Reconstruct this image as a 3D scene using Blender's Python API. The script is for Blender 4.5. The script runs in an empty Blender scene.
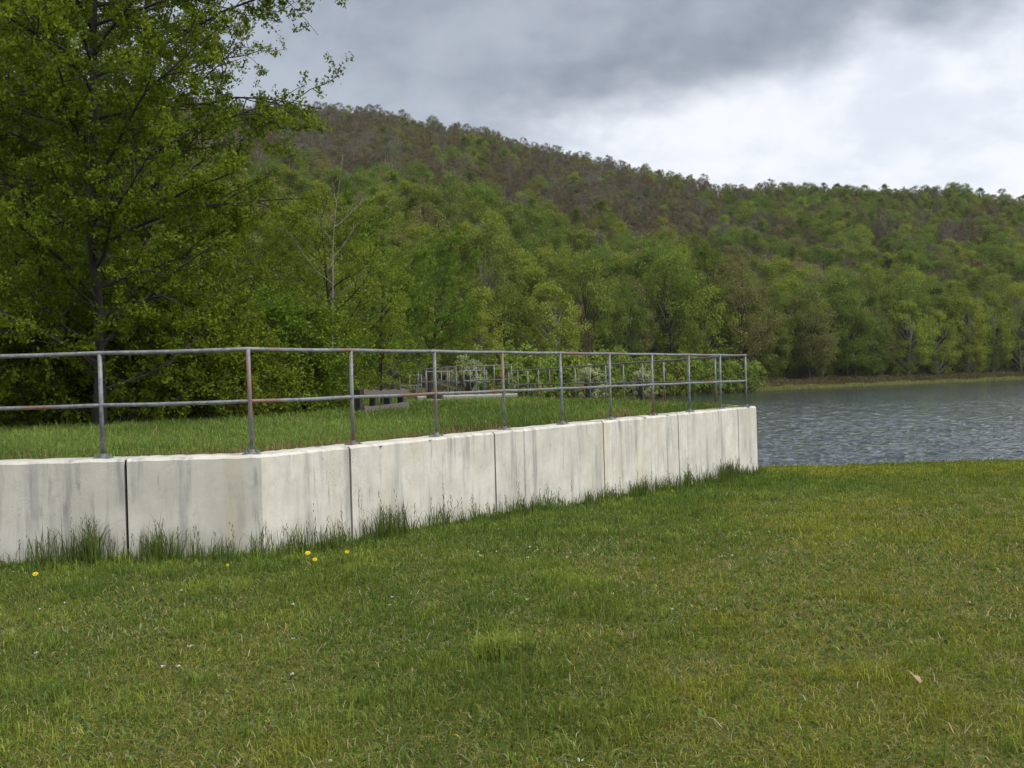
import bpy, math, random
import numpy as np
from mathutils import Vector, Matrix
R = math.radians
S = bpy.context.scene
COL = S.collection

# ------------------------------------------------------------------ camera
F = 1020.0                       # focal length in pixels of a 1024 px wide frame
EYE = 1.62
PITCH = -3.0 / F
ROLL = R(1.6)
fw = Vector((0, math.cos(PITCH), math.sin(PITCH)))
up0 = Vector((0, -math.sin(PITCH), math.cos(PITCH)))
rt0 = Vector((1, 0, 0))
upv = up0 * math.cos(ROLL) + rt0 * math.sin(ROLL)
rtv = rt0 * math.cos(ROLL) - up0 * math.sin(ROLL)
CAMP = Vector((0, 0, EYE))
cd = bpy.data.cameras.new('camera')
cd.sensor_width = 36.0
cd.lens = 36.0 * F / 1024.0
cd.clip_start = 0.1
cd.clip_end = 6000
cam = bpy.data.objects.new('camera', cd)
COL.objects.link(cam)
M = Matrix((rtv, upv, -fw)).transposed().to_4x4()
M.translation = CAMP
cam.matrix_world = M
S.camera = cam

# ------------------------------------------------------------------ light
SUN_EL, SUN_AZ = R(50), R(108)          # azimuth from +Y (view direction) clockwise: behind the camera, right
S.view_settings.view_transform = 'Standard'
S.view_settings.look = 'None'
S.view_settings.gamma = 1.0
S.view_settings.exposure = 0.95
S.cycles.max_bounces = 6
S.cycles.diffuse_bounces = 3
S.cycles.glossy_bounces = 3
S.cycles.transmission_bounces = 3
S.cycles.transparent_max_bounces = 4
S.cycles.use_denoising = True
S.cycles.caustics_reflective = False
S.cycles.caustics_refractive = False
sd = bpy.data.lights.new('sun', 'SUN')
sd.energy = 1.8
sd.angle = R(14)
sd.color = (1.0, 0.96, 0.9)
sun = bpy.data.objects.new('sun', sd)
COL.objects.link(sun)
sdir = Vector((math.sin(SUN_AZ) * math.cos(SUN_EL), math.cos(SUN_AZ) * math.cos(SUN_EL), math.sin(SUN_EL)))
sun.rotation_euler = sdir.to_track_quat('Z', 'Y').to_euler()

W = bpy.data.worlds.new('World')
S.world = W
W.use_nodes = True


class NT:
    """tiny node-tree helper"""
    def __init__(s, nt):
        s.nt = nt
        for n in list(nt.nodes):
            nt.nodes.remove(n)

    def n(s, t, **kw):
        nd = s.nt.nodes.new(t)
        for k, v in kw.items():
            setattr(nd, k, v)
        return nd

    def put(s, sock, v):
        if hasattr(v, 'is_output') or isinstance(v, bpy.types.NodeSocket):
            s.nt.links.new(v, sock)
        elif v is not None:
            sock.default_value = v

    def math(s, op, a, b=None, c=None, clamp=False):
        nd = s.n('ShaderNodeMath', operation=op, use_clamp=clamp)
        for i, v in enumerate((a, b, c)):
            if v is not None:
                s.put(nd.inputs[i], v)
        return nd.outputs[0]

    def smooth(s, v, a, b, lo=0.0, hi=1.0):
        nd = s.n('ShaderNodeMapRange', interpolation_type='SMOOTHSTEP')
        s.put(nd.inputs[0], v)
        for i, x in enumerate((a, b, lo, hi)):
            nd.inputs[i + 1].default_value = x
        return nd.outputs[0]

    def mix(s, f, a, b):
        nd = s.n('ShaderNodeMix', data_type='RGBA')
        s.put(nd.inputs[0], f)
        for i, v in ((6, a), (7, b)):
            if isinstance(v, tuple) and len(v) == 3:
                v = v + (1,)
            s.put(nd.inputs[i], v)
        return nd.outputs[2]

    def noise(s, vec, scale, detail=4, rough=0.55, dist=0.0):
        nd = s.n('ShaderNodeTexNoise')
        s.put(nd.inputs['Vector'], vec)
        nd.inputs['Scale'].default_value = scale
        nd.inputs['Detail'].default_value = detail
        nd.inputs['Roughness'].default_value = rough
        nd.inputs['Distortion'].default_value = dist
        return nd.outputs[0]

    def scalevec(s, vec, xyz, loc=(0, 0, 0)):
        nd = s.n('ShaderNodeMapping')
        s.put(nd.inputs[0], vec)
        nd.inputs[1].default_value = loc
        nd.inputs[3].default_value = xyz
        return nd.outputs[0]


w = NT(W.node_tree)
tc = w.n('ShaderNodeTexCoord')
sep = w.n('ShaderNodeSeparateXYZ')
w.put(sep.inputs[0], tc.outputs['Generated'])
dx, dy, dz = sep.outputs
sky = w.n('ShaderNodeTexSky', sky_type='NISHITA', sun_disc=False)
sky.sun_elevation = SUN_EL
sky.sun_rotation = SUN_AZ
skyc = w.n('ShaderNodeVectorMath', operation='SCALE')
w.put(skyc.inputs[0], sky.outputs[0])
skyc.inputs[3].default_value = 1.0
# cloud deck: noise laid on a plane overhead
dzp = w.math('ADD', w.math('MAXIMUM', dz, 0.0), 0.45)
cv = w.n('ShaderNodeCombineXYZ')
w.put(cv.inputs[0], w.math('DIVIDE', dx, dzp))
w.put(cv.inputs[1], w.math('DIVIDE', dy, dzp))
cv.inputs[2].default_value = 3.7
n1 = w.noise(cv.outputs[0], 1.9, 5, 0.5, 0.3)
n2 = w.noise(cv.outputs[0], 5.0, 5, 0.55, 0.2)
nz = w.math('ADD', w.math('MULTIPLY', w.math('SUBTRACT', n1, 0.5), 0.22), w.math('MULTIPLY', w.math('SUBTRACT', n2, 0.5), 0.11))
n3 = w.noise(cv.outputs[0], 12.0, 5, 0.55, 0.2)
score = w.math('ADD', w.math('SUBTRACT', w.math('MINIMUM', w.math('ADD', w.math('MULTIPLY', dx, 0.25), 0.240), 0.322), dz), nz)
bright = w.math('MULTIPLY', w.smooth(score, -0.035, 0.045), w.smooth(w.math('ADD', dx, nz), -0.13, 0.06))
low = w.smooth(dz, 0.16, 0.30, 1.0, 0.0)          # paler towards the hills
grey = w.mix(w.math('ADD', w.math('MULTIPLY', low, 0.40), w.math('MULTIPLY', w.smooth(w.math('ADD', w.math('MULTIPLY', n1, 0.7), w.math('MULTIPLY', n3, 0.3)), 0.36, 0.62), 0.60)), (1.38, 1.56, 1.88), (3.15, 3.4, 3.85))
white = w.mix(w.smooth(w.math('ADD', w.math('MULTIPLY', n2, 0.6), w.math('MULTIPLY', n3, 0.4)), 0.38, 0.58), (4.1, 4.35, 4.8), (5.1, 5.2, 5.45))
front = w.mix(bright, grey, white)
back = w.mix(w.smooth(n1, 0.35, 0.65), (5.0, 5.2, 5.6), (9.5, 9.5, 9.5))
cloud = w.mix(w.smooth(dy, -0.1, 0.45), back, front)
allsky = w.mix(0.94, skyc.outputs[0], cloud)
bg = w.n('ShaderNodeBackground')
w.put(bg.inputs[0], allsky)
bg.inputs[1].default_value = 0.1
wo = w.n('ShaderNodeOutputWorld')
w.put(wo.inputs[0], bg.outputs[0])

# ------------------------------------------------------------------ helpers
def ray(px, py):
    d = fw * F + rtv * (px - 512) + upv * (384 - py)
    return d


def at(px, py, D):
    """world point on the sight line of photo pixel (px, py) at depth y = D"""
    d = ray(px, py)
    return CAMP + d * (D / d.y)


def azx(px, D):
    """world x at eye level of photo column px at depth D"""
    return (px - 512) / F * D


def tag(o, label=None, cat=None, group=None, kind=None):
    if label: o['label'] = label
    if cat: o['category'] = cat
    if group: o['group'] = group
    if kind: o['kind'] = kind
    return o


def empty(name, loc=(0, 0, 0), rz=0.0):
    o = bpy.data.objects.new(name, None)
    COL.objects.link(o)
    o.location = loc
    o.rotation_euler = (0, 0, rz)
    o.empty_display_size = 0.2
    return o


def npmesh(name, V, faces, mats, smooth=False, attrs=None, midx=None):
    """faces: list of (n,k) int arrays"""
    me = bpy.data.meshes.new(name)
    V = np.asarray(V, np.float32).reshape(-1, 3)
    loops, sizes = [], []
    for f in faces:
        f = np.asarray(f, np.int32)
        if len(f) == 0: continue
        loops.append(f.ravel())
        sizes.append(np.full(len(f), f.shape[1], np.int32))
    loops = np.concatenate(loops)
    sizes = np.concatenate(sizes)
    starts = np.concatenate(([0], np.cumsum(sizes)[:-1])).astype(np.int32)
    me.vertices.add(len(V))
    me.vertices.foreach_set('co', V.ravel())
    me.loops.add(len(loops))
    me.loops.foreach_set('vertex_index', loops)
    me.polygons.add(len(sizes))
    me.polygons.foreach_set('loop_start', starts)
    me.polygons.foreach_set('loop_total', sizes)
    if midx is not None:
        me.polygons.foreach_set('material_index', np.asarray(midx, np.int32))
    me.polygons.foreach_set('use_smooth', np.full(len(sizes), smooth, bool))
    for m in (mats if isinstance(mats, (list, tuple)) else [mats]):
        me.materials.append(m)
    for an, (ty, data) in (attrs or {}).items():
        a = me.attributes.new(an, ty, 'POINT')
        a.data.foreach_set('color' if ty == 'FLOAT_COLOR' else 'value', np.asarray(data, np.float32).ravel())
    me.update()
    me.validate()
    return me


def ob(name, me, parent=None, loc=None):
    o = bpy.data.objects.new(name, me)
    COL.objects.link(o)
    if parent: o.parent = parent
    if loc is not None: o.location = loc
    return o


def copy_tree(o, parent=None):
    c = o.copy()
    COL.objects.link(c)
    c.parent = parent
    for ch in [x for x in o.children]:
        copy_tree(ch, c)
    return c


class MB:
    """collects tubes, boxes and prisms into one mesh"""
    def __init__(s):
        s.V, s.Q, s.T, s.n = [], [], [], 0

    def add(s, V, Q=None, T=None):
        V = np.asarray(V, np.float32).reshape(-1, 3)
        if Q is not None and len(Q): s.Q.append(np.asarray(Q, np.int32) + s.n)
        if T is not None and len(T): s.T.append(np.asarray(T, np.int32) + s.n)
        s.V.append(V)
        s.n += len(V)

    def tube(s, pts, rad, k=8, cap=True):
        P = np.asarray(pts, np.float64)
        n = len(P)
        rad = np.broadcast_to(np.asarray(rad, np.float64), (n,))
        T = np.gradient(P, axis=0)
        T /= np.linalg.norm(T, axis=1)[:, None] + 1e-9
        ref = np.array((0, 0, 1.0)) if abs(T[0][2]) < 0.8 else np.array((1.0, 0, 0))
        A = np.cross(T, ref)
        A /= np.linalg.norm(A, axis=1)[:, None] + 1e-9
        B = np.cross(T, A)
        th = np.arange(k) * 2 * math.pi / k
        V = P[:, None, :] + rad[:, None, None] * (np.cos(th)[None, :, None] * A[:, None, :] + np.sin(th)[None, :, None] * B[:, None, :])
        i = np.arange(n - 1)[:, None] * k
        j = np.arange(k)[None, :]
        j2 = (j + 1) % k
        Q = np.stack([i + j, i + j2, i + k + j2, i + k + j], -1).reshape(-1, 4)
        V = V.reshape(-1, 3)
        if cap:
            V = np.vstack([V, P[0], P[-1]])
            a, b = n * k, n * k + 1
            jj = np.arange(k)
            jn = (jj + 1) % k
            T3 = np.vstack([np.stack([np.full(k, a), jn, jj], -1), np.stack([np.full(k, b), (n - 1) * k + jj, (n - 1) * k + jn], -1)])
            s.add(V, Q, T3)
        else:
            s.add(V, Q)

    def prism(s, poly, z0, z1, ax=None):
        """convex polygon (x,y) extruded z0..z1"""
        n = len(poly)
        P = np.array([(x, y, z0) for x, y in poly] + [(x, y, z1) for x, y in poly])
        V = P
        c0, c1 = P[:n].mean(0), P[n:].mean(0)
        V = np.vstack([V, c0, c1])
        i = np.arange(n)
        j = (i + 1) % n
        Q = np.stack([i, j, j + n, i + n], -1)
        T = np.vstack([np.stack([j, i, np.full(n, 2 * n)], -1), np.stack([i + n, j + n, np.full(n, 2 * n + 1)], -1)])
        s.add(V, Q, T)

    def box(s, c, h, rz=0.0, ch=0.0, rng=None, wob=0.0):
        cx, cy, cz = c
        hx, hy, hz = h
        V = np.array([(x, y, z) for z in (-hz, hz) for x, y in ((-hx, -hy), (hx, -hy), (hx, hy), (-hx, hy))], float)
        if rng is not None: V += rng.normal(0, wob, V.shape)
        ca, sa = math.cos(rz), math.sin(rz)
        V = np.stack([V[:, 0] * ca - V[:, 1] * sa + cx, V[:, 0] * sa + V[:, 1] * ca + cy, V[:, 2] + cz], -1)
        s.add(V, [(3, 2, 1, 0), (4, 5, 6, 7), (0, 1, 5, 4), (1, 2, 6, 5), (2, 3, 7, 6), (3, 0, 4, 7)])

    def mesh(s, name, mat, smooth=False):
        return npmesh(name, np.vstack(s.V), [np.vstack(s.Q) if s.Q else [], np.vstack(s.T) if s.T else []], mat, smooth)

    def build(s, name, mat, parent=None, smooth=False, bevel=0.0):
        o = ob(name, s.mesh(name, mat, smooth), parent)
        if bevel:
            b = o.modifiers.new('bevel', 'BEVEL')
            b.width = bevel
            b.segments = 2
            b.limit_method = 'ANGLE'
        return o


def vnoise(x, y, seed=0):
    """smooth value noise in [0,1]"""
    xi, yi = np.floor(x).astype(np.int64), np.floor(y).astype(np.int64)
    fx, fy = x - xi, y - yi
    fx, fy = fx * fx * (3 - 2 * fx), fy * fy * (3 - 2 * fy)
    def h(a, b):
        v = np.sin(a * 127.1 + b * 311.7 + seed * 74.7) * 43758.5453
        return v - np.floor(v)
    return (h(xi, yi) * (1 - fx) + h(xi + 1, yi) * fx) * (1 - fy) + (h(xi, yi + 1) * (1 - fx) + h(xi + 1, yi + 1) * fx) * fy


def fbm(x, y, seed=0, o=3):
    t, a, sm = 0, 1.0, 0
    for i in range(o):
        t = t + a * vnoise(x * 2 ** i, y * 2 ** i, seed + i * 13)
        sm += a
        a *= 0.5
    return t / sm


def sstep(x, a, b):
    t = np.clip((x - a) / (b - a), 0, 1)
    return t * t * (3 - 2 * t)


# ------------------------------------------------------------------ materials
def mat(name):
    m = bpy.data.materials.new(name)
    m.use_nodes = True
    t = NT(m.node_tree)
    out = t.n('ShaderNodeOutputMaterial')
    return m, t, out


def leaf_mat(name, dark, light, hue=0.02, trans=0.35, seasonal=0.25):
    m, t, out = mat(name)
    a = t.n('ShaderNodeAttribute', attribute_name='v')
    oi = t.n('ShaderNodeObjectInfo')
    c = t.mix(a.outputs['Fac'], dark, light)
    hs = t.n('ShaderNodeHueSaturation')
    t.put(hs.inputs['Color'], c)
    t.put(hs.inputs['Hue'], t.math('MULTIPLY_ADD', oi.outputs['Random'], 2 * hue, 0.5 - hue))
    t.put(hs.inputs['Value'], t.math('MULTIPLY_ADD', t.math('FRACT', t.math('MULTIPLY', oi.outputs['Random'], 7.31)), 2 * seasonal, 1 - seasonal))
    d = t.n('ShaderNodeBsdfDiffuse')
    t.put(d.inputs[0], hs.outputs[0])
    tr = t.n('ShaderNodeBsdfTranslucent')
    t.put(tr.inputs[0], hs.outputs[0])
    mx = t.n('ShaderNodeMixShader')
    mx.inputs[0].default_value = trans
    t.put(mx.inputs[1], d.outputs[0])
    t.put(mx.inputs[2], tr.outputs[0])
    t.put(out.inputs[0], mx.outputs[0])
    return m


def bark_mat(name, a, b, scale=6):
    m, t, out = mat(name)
    g = t.n('ShaderNodeTexCoord')
    v = t.scalevec(g.outputs['Object'], (1, 1, 0.25))
    n = t.noise(v, scale, 5, 0.65)
    p = t.n('ShaderNodeBsdfPrincipled')
    t.put(p.inputs['Base Color'], t.mix(t.smooth(n, 0.3, 0.7), a, b))
    p.inputs['Roughness'].default_value = 0.9
    bp = t.n('ShaderNodeBump')
    bp.inputs['Strength'].default_value = 0.6
    bp.inputs['Distance'].default_value = 0.03
    t.put(bp.inputs['Height'], n)
    t.put(p.inputs['Normal'], bp.outputs[0])
    t.put(out.inputs[0], p.outputs[0])
    return m


def col_mat(name, trans=0.25):
    """per blade colour from the mesh attribute 'col'"""
    m, t, out = mat(name)
    a = t.n('ShaderNodeAttribute', attribute_name='col')
    d = t.n('ShaderNodeBsdfDiffuse')
    t.put(d.inputs[0], a.outputs['Color'])
    tr = t.n('ShaderNodeBsdfTranslucent')
    t.put(tr.inputs[0], a.outputs['Color'])
    mx = t.n('ShaderNodeMixShader')
    mx.inputs[0].default_value = trans
    t.put(mx.inputs[1], d.outputs[0])
    t.put(mx.inputs[2], tr.outputs[0])
    t.put(out.inputs[0], mx.outputs[0])
    return m


def soil_mat(name, a, b, c, s=1.3):
    m, t, out = mat(name)
    g = t.n('ShaderNodeNewGeometry')
    n = t.noise(g.outputs['Position'], s, 6, 0.6)
    n2 = t.noise(g.outputs['Position'], s * 30, 4, 0.7)
    cc = t.mix(t.smooth(n, 0.35, 0.65), a, b)
    cc = t.mix(t.smooth(n2, 0.45, 0.75), cc, c)
    p = t.n('ShaderNodeBsdfPrincipled')
    t.put(p.inputs['Base Color'], cc)
    p.inputs['Roughness'].default_value = 1.0
    p.inputs['Specular IOR Level'].default_value = 0.1
    t.put(out.inputs[0], p.outputs[0])
    return m


def concrete_mat(name, bright=1.0):
    m, t, out = mat(name)
    g = t.n('ShaderNodeNewGeometry')
    oi = t.n('ShaderNodeObjectInfo')
    P = g.outputs['Position']
    st = t.scalevec(P, (1, 1, 0.10))
    s1 = t.noise(st, 5.0, 5, 0.6)
    s2 = t.noise(st, 17.0, 4, 0.6)
    b1 = t.noise(P, 2.2, 5, 0.6)
    b2 = t.noise(P, 55.0, 3, 0.7)
    base = t.mix(t.smooth(b1, 0.35, 0.7), (0.43 * bright, 0.415 * bright, 0.365 * bright), (0.53 * bright, 0.514 * bright, 0.46 * bright))
    # warm lime / rust wash streaks
    base = t.mix(t.math('MULTIPLY', t.smooth(t.noise(st, 2.6, 4, 0.5), 0.52, 0.72), 0.45), base, (0.41, 0.35, 0.24))
    base = t.mix(t.math('MULTIPLY', t.math('MULTIPLY', t.smooth(s1, 0.46, 0.70), t.smooth(t.noise(P, 0.9, 3, 0.5), 0.28, 0.54)), 0.74), base, (0.185, 0.19, 0.19))
    base = t.mix(t.math('MULTIPLY', t.math('MULTIPLY', t.smooth(s2, 0.54, 0.70), t.smooth(t.noise(P, 1.7, 3, 0.5), 0.40, 0.60)), 0.55), base, (0.14, 0.14, 0.137))
    # lichen specks and air holes
    base = t.mix(t.math('MULTIPLY', t.smooth(b2, 0.57, 0.70), t.smooth(t.noise(P, 1.3, 4, 0.6), 0.50, 0.66)), base, (0.15, 0.13, 0.10))
    # pores and grime
    base = t.mix(t.math('MULTIPLY', t.smooth(t.noise(P, 120.0, 2, 0.6), 0.60, 0.72), 0.45), base, (0.17, 0.165, 0.15))
    base = t.mix(t.math('MULTIPLY', t.smooth(t.noise(P, 7.0, 6, 0.7), 0.50, 0.72), 0.35), base, (0.26, 0.255, 0.235))
    hs = t.n('ShaderNodeHueSaturation')
    t.put(hs.inputs['Color'], base)
    t.put(hs.inputs['Value'], t.math('MULTIPLY_ADD', oi.outputs['Random'], 0.12, 0.94))
    p = t.n('ShaderNodeBsdfPrincipled')
    t.put(p.inputs['Base Color'], hs.outputs[0])
    p.inputs['Roughness'].default_value = 0.9
    bp = t.n('ShaderNodeBump')
    bp.inputs['Strength'].default_value = 0.35
    bp.inputs['Distance'].default_value = 0.006
    t.put(bp.inputs['Height'], t.math('ADD', b2, t.math('MULTIPLY', b1, 0.6)))
    t.put(p.inputs['Normal'], bp.outputs[0])
    t.put(out.inputs[0], p.outputs[0])
    return m


def pipe_mat(name):
    m, t, out = mat(name)
    g = t.n('ShaderNodeNewGeometry')
    P = g.outputs['Position']
    n1 = t.noise(P, 1.3, 3, 0.5)
    n2 = t.noise(P, 14.0, 5, 0.65)
    n3 = t.noise(P, 40.0, 4, 0.7)
    c = t.mix(t.smooth(n2, 0.35, 0.65), (0.105, 0.115, 0.124), (0.20, 0.216, 0.228))
    rust = t.smooth(t.math('ADD', t.math('MULTIPLY', n1, 0.75), t.math('MULTIPLY', n2, 0.35)), 0.57, 0.67)
    c = t.mix(t.math('MULTIPLY', rust, t.smooth(n3, 0.25, 0.6)), c, t.mix(n3, (0.13, 0.045, 0.028), (0.21, 0.095, 0.06)))
    c = t.mix(t.smooth(n3, 0.66, 0.74), c, (0.55, 0.55, 0.53))
    p = t.n('ShaderNodeBsdfPrincipled')
    t.put(p.inputs['Base Color'], c)
    p.inputs['Metallic'].default_value = 0.25
    p.inputs['Roughness'].default_value = 0.6
    t.put(out.inputs[0], p.outputs[0])
    return m


def plain_mat(name, a, b, scale=20, rough=0.85, stretch=(1, 1, 1)):
    m, t, out = mat(name)
    g = t.n('ShaderNodeTexCoord')
    n = t.noise(t.scalevec(g.outputs['Object'], stretch), scale, 5, 0.65)
    p = t.n('ShaderNodeBsdfPrincipled')
    t.put(p.inputs['Base Color'], t.mix(t.smooth(n, 0.3, 0.7), a, b))
    p.inputs['Roughness'].default_value = rough
    t.put(out.inputs[0], p.outputs[0])
    return m


def water_mat():
    m, t, out = mat('water')
    g = t.n('ShaderNodeNewGeometry')
    P = g.outputs['Position']
    v = t.scalevec(P, (1.0, 1.0, 1.0))
    a = t.noise(t.scalevec(P, (0.55, 1.0, 1)), 1.1, 4, 0.65, 0.4)
    b = t.noise(t.scalevec(P, (0.6, 1.0, 1)), 5.0, 2, 0.5, 0.2)
    c = t.noise(P, 0.05, 3, 0.5)
    h = t.math('ADD', t.math('MULTIPLY', a, 1.0), t.math('MULTIPLY', b, 0.28))
    bp = t.n('ShaderNodeBump')
    t.put(bp.inputs['Strength'], t.smooth(c, 0.3, 0.7, 0.75, 1.0))
    bp.inputs['Distance'].default_value = 0.12
    t.put(bp.inputs['Height'], h)
    p = t.n('ShaderNodeBsdfPrincipled')
    p.inputs['Base Color'].default_value = (0.026, 0.036, 0.040, 1)
    p.inputs['Roughness'].default_value = 0.08
    p.inputs['IOR'].default_value = 1.33
    t.put(p.inputs['Normal'], bp.outputs[0])
    t.put(out.inputs[0], p.outputs[0])
    return m


M_conc = concrete_mat('weathered_concrete')
M_conc2 = concrete_mat('old_concrete', 0.9)
M_slab = concrete_mat('darker_concrete', 0.62)  # same concrete recipe, base tone scaled darker for the spillway slabs
M_pipe = pipe_mat('galvanised_pipe')
M_joint = plain_mat('joint_filler', (0.010, 0.010, 0.011), (0.025, 0.023, 0.022))
M_wood = plain_mat('weathered_wood', (0.065, 0.054, 0.05), (0.14, 0.115, 0.105), 8, 0.9, (0.4, 6, 6))
M_darkwood = plain_mat('dark_timber', (0.010, 0.009, 0.010), (0.028, 0.025, 0.024), 12, 0.9)
M_grass = col_mat('grass_blades', 0.3)
M_lawn = soil_mat('lawn_soil', (0.072, 0.092, 0.020), (0.092, 0.098, 0.028), (0.125, 0.105, 0.052))
M_bank = soil_mat('bank_soil', (0.086, 0.109, 0.034), (0.115, 0.127, 0.046), (0.161, 0.121, 0.075))
M_floor = soil_mat('forest_floor', (0.06, 0.058, 0.03), (0.09, 0.075, 0.045), (0.075, 0.08, 0.03), 0.12)
M_bark = bark_mat('dark_bark', (0.016, 0.014, 0.012), (0.042, 0.037, 0.033))
M_barkg = bark_mat('grey_bark', (0.10, 0.095, 0.085), (0.22, 0.21, 0.19))
M_snag = bark_mat('bleached_bark', (0.09, 0.08, 0.07), (0.21, 0.19, 0.165))
L_maple = leaf_mat('maple_leaves', (0.064, 0.108, 0.009), (0.210, 0.259, 0.025), 0.012, 0.45, 0.12)
L_yel = leaf_mat('yellow_green_leaves', (0.103, 0.162, 0.016), (0.252, 0.319, 0.047), 0.012, 0.45, 0.1)
L_bush = leaf_mat('bush_leaves', (0.072, 0.124, 0.013), (0.182, 0.247, 0.031), 0.015, 0.4, 0.15)
L_will = leaf_mat('willow_leaves', (0.110, 0.160, 0.026), (0.215, 0.275, 0.055), 0.015, 0.4, 0.12)
L_pale = leaf_mat('pale_blossom', (0.20, 0.23, 0.10), (0.42, 0.44, 0.25), 0.01, 0.35, 0.1)
L_mid = leaf_mat('mid_green_leaves', (0.083, 0.124, 0.023), (0.172, 0.219, 0.043), 0.02, 0.4, 0.11)
L_bright = leaf_mat('bright_green_leaves', (0.128, 0.170, 0.023), (0.240, 0.281, 0.045), 0.015, 0.4, 0.11)
L_dark = leaf_mat('dark_green_leaves', (0.065, 0.098, 0.019), (0.146, 0.188, 0.037), 0.015, 0.4, 0.11)
L_olive = leaf_mat('olive_leaves', (0.119, 0.116, 0.042), (0.216, 0.202, 0.080), 0.02, 0.4, 0.11)
L_brown = leaf_mat('red_brown_buds', (0.080, 0.065, 0.037), (0.148, 0.119, 0.070), 0.015, 0.3, 0.10)
L_bare = leaf_mat('grey_twigs', (0.089, 0.084, 0.058), (0.164, 0.150, 0.111), 0.012, 0.05, 0.12)
L_marsh = leaf_mat('marsh_shrub_twigs', (0.080, 0.080, 0.034), (0.165, 0.128, 0.068), 0.03, 0.15, 0.2)

# ------------------------------------------------------------------ site layout (metres)
ZT = 0.95                                        # top of the walls
CORNER = np.array((-2.53, 10.2))
END = np.array((4.86, 21.05))
BDIR = np.array((-0.246, 0.969))                 # back wall, along the lake
SEG = 1.44
ZW = -1.30                                       # lake level


def lawn_z(x, y):
    d = np.maximum(y - 8.0, 0)
    z = -0.36 * (d / 13.0) ** 1.25
    e = np.maximum(y - 23.5 - 0.02 * x, 0)
    z = z - 0.11 * e ** 1.25
    z = z + 0.05 * (fbm(x * 0.35, y * 0.35, 5) - 0.5) * sstep(y, 2, 6)
    z = z - 0.035 * sstep(y, 4.0, 9.5) - 0.07 * sstep(y, 10.5, 18)
    return np.maximum(z, -2.7)


fdir = END - CORNER
FLEN = np.linalg.norm(fdir)
fdir = fdir / FLEN


def hit_front(px, off=0.0):
    """s along the receding wall where photo column px meets it"""
    u = (px - 512) / F
    # (C.x + s*f.x) = u*(C.y + s*f.y)
    n = np.array((fdir[1], -fdir[0])) * off
    c = CORNER + n
    return (u * c[1] - c[0]) / (fdir[0] - u * fdir[1])


# shore distance and ridge of the hill by azimuth, given as photo columns
PX = np.array([-400, 0, 200, 400, 480, 560, 640, 735, 780, 1000, 1100, 1500.])
SH = np.array([60, 62, 70, 92, 108, 128, 150, 170, 182, 228, 250, 300.])
RX = np.array([-400, 0, 150, 260, 300, 380, 440, 520, 600, 660, 720, 800, 870, 960, 1024, 1150, 1500.])
RY = np.array([70, 75, 85, 99, 100, 107, 119, 139, 158, 173, 190, 191, 198, 202, 213, 225, 240.])   # de-rolled
RD = np.array([560, 560, 560, 545, 540, 535, 525, 520, 510, 505, 500, 500, 480, 460, 455, 450, 450.])


def terrain(px, D):
    u = px
    s = np.interp(u, PX, SH)
    rd = np.interp(u, RX, RD)
    elev = (381 - np.interp(u, RX, RY)) / F
    zr = elev * rd + EYE - 8.0
    t = np.clip((D - s - 10) / (rd - s - 10), 0, 1)
    base = np.interp(u, [380, 520], [0.8, -0.75])
    z = base + (zr - base) * t ** 1.38
    over = np.maximum(D - rd, 0)
    z = z - over * 0.10 - (over * 0.02) ** 2
    lake = sstep(s - D, -2.5, 3.0)
    floor = np.interp(u, [380, 500], [0.8, -2.8])
    z = z * (1 - lake) + floor * lake
    rough = (fbm(u * 0.02, D * 0.02, 3) - 0.5) * 14 * t * (1 - 0.75 * t)
    return np.maximum(z + rough, -3.0)


# ------------------------------------------------------------------ ground
def grid_mesh(name, X, Y, Z, m, smooth=True):
    ny, nx = X.shape
    V = np.stack([X, Y, Z], -1).reshape(-1, 3)
    i = np.arange(ny - 1)[:, None] * nx + np.arange(nx - 1)[None, :]
    Q = np.stack([i, i + 1, i + nx + 1, i + nx], -1).reshape(-1, 4)
    return npmesh(name, V, [Q], m, smooth)


base = MB()
th = np.linspace(0, 2 * math.pi, 65)[:-1]
base.prism([(1100 * math.cos(a), 1100 * math.sin(a)) for a in th], -4.0, -3.2)
tag(base.build('ground', M_floor), kind='structure')

xs, ys = np.meshgrid(np.linspace(-30, 70, 201), np.linspace(-40, 44, 169))
tag(ob('lawn', grid_mesh('lawn', xs, ys, lawn_z(xs, ys), M_lawn)), kind='structure')

pu, dd = np.meshgrid(np.linspace(-400, 1500, 240), np.concatenate([np.linspace(44, 300, 90), np.linspace(304, 900, 90)]))
tag(ob('hills', grid_mesh('hills', azx(pu, dd), dd, terrain(pu, dd), M_floor)), kind='structure')

# the lake: a fan shaped sheet whose rows get wider with distance, with real wind ripples
rw = np.random.default_rng(15)
wd_ = [24.0]
while wd_[-1] < 430:
    wd_.append(wd_[-1] + 0.085 * (wd_[-1] / 28) ** 1.25)
wd_ = np.array(wd_)
wu_ = np.concatenate([np.linspace(-200, 690, 60), np.linspace(693, 1060, 420), np.linspace(1066, 1700, 90)])
WU, WD = np.meshgrid(wu_, wd_)
WX = azx(WU, WD)
dyr = np.gradient(wd_)[:, None]
WZ = np.zeros_like(WX)
gust = 0.55 + 0.9 * fbm(WX * 0.06, WD * 0.035, 91, 3)
for q in range(34):
    lam = 0.32 * (1.5 / 0.32) ** (q / 33) * rw.uniform(0.9, 1.1)
    th_ = rw.normal(1.25, 0.55)
    fade = np.clip((lam / (dyr * 2.4) - 0.6), 0, 1)
    amp = 0.0058 * lam ** 0.45
    WZ += fade * amp * np.sin((WX * math.cos(th_) + WD * math.sin(th_)) * 2 * math.pi / lam + rw.uniform(0, 6.28) + 2.0 * vnoise(WX / (lam * 3), WD / (lam * 3), q))
WZ = ZW + WZ * gust
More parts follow.
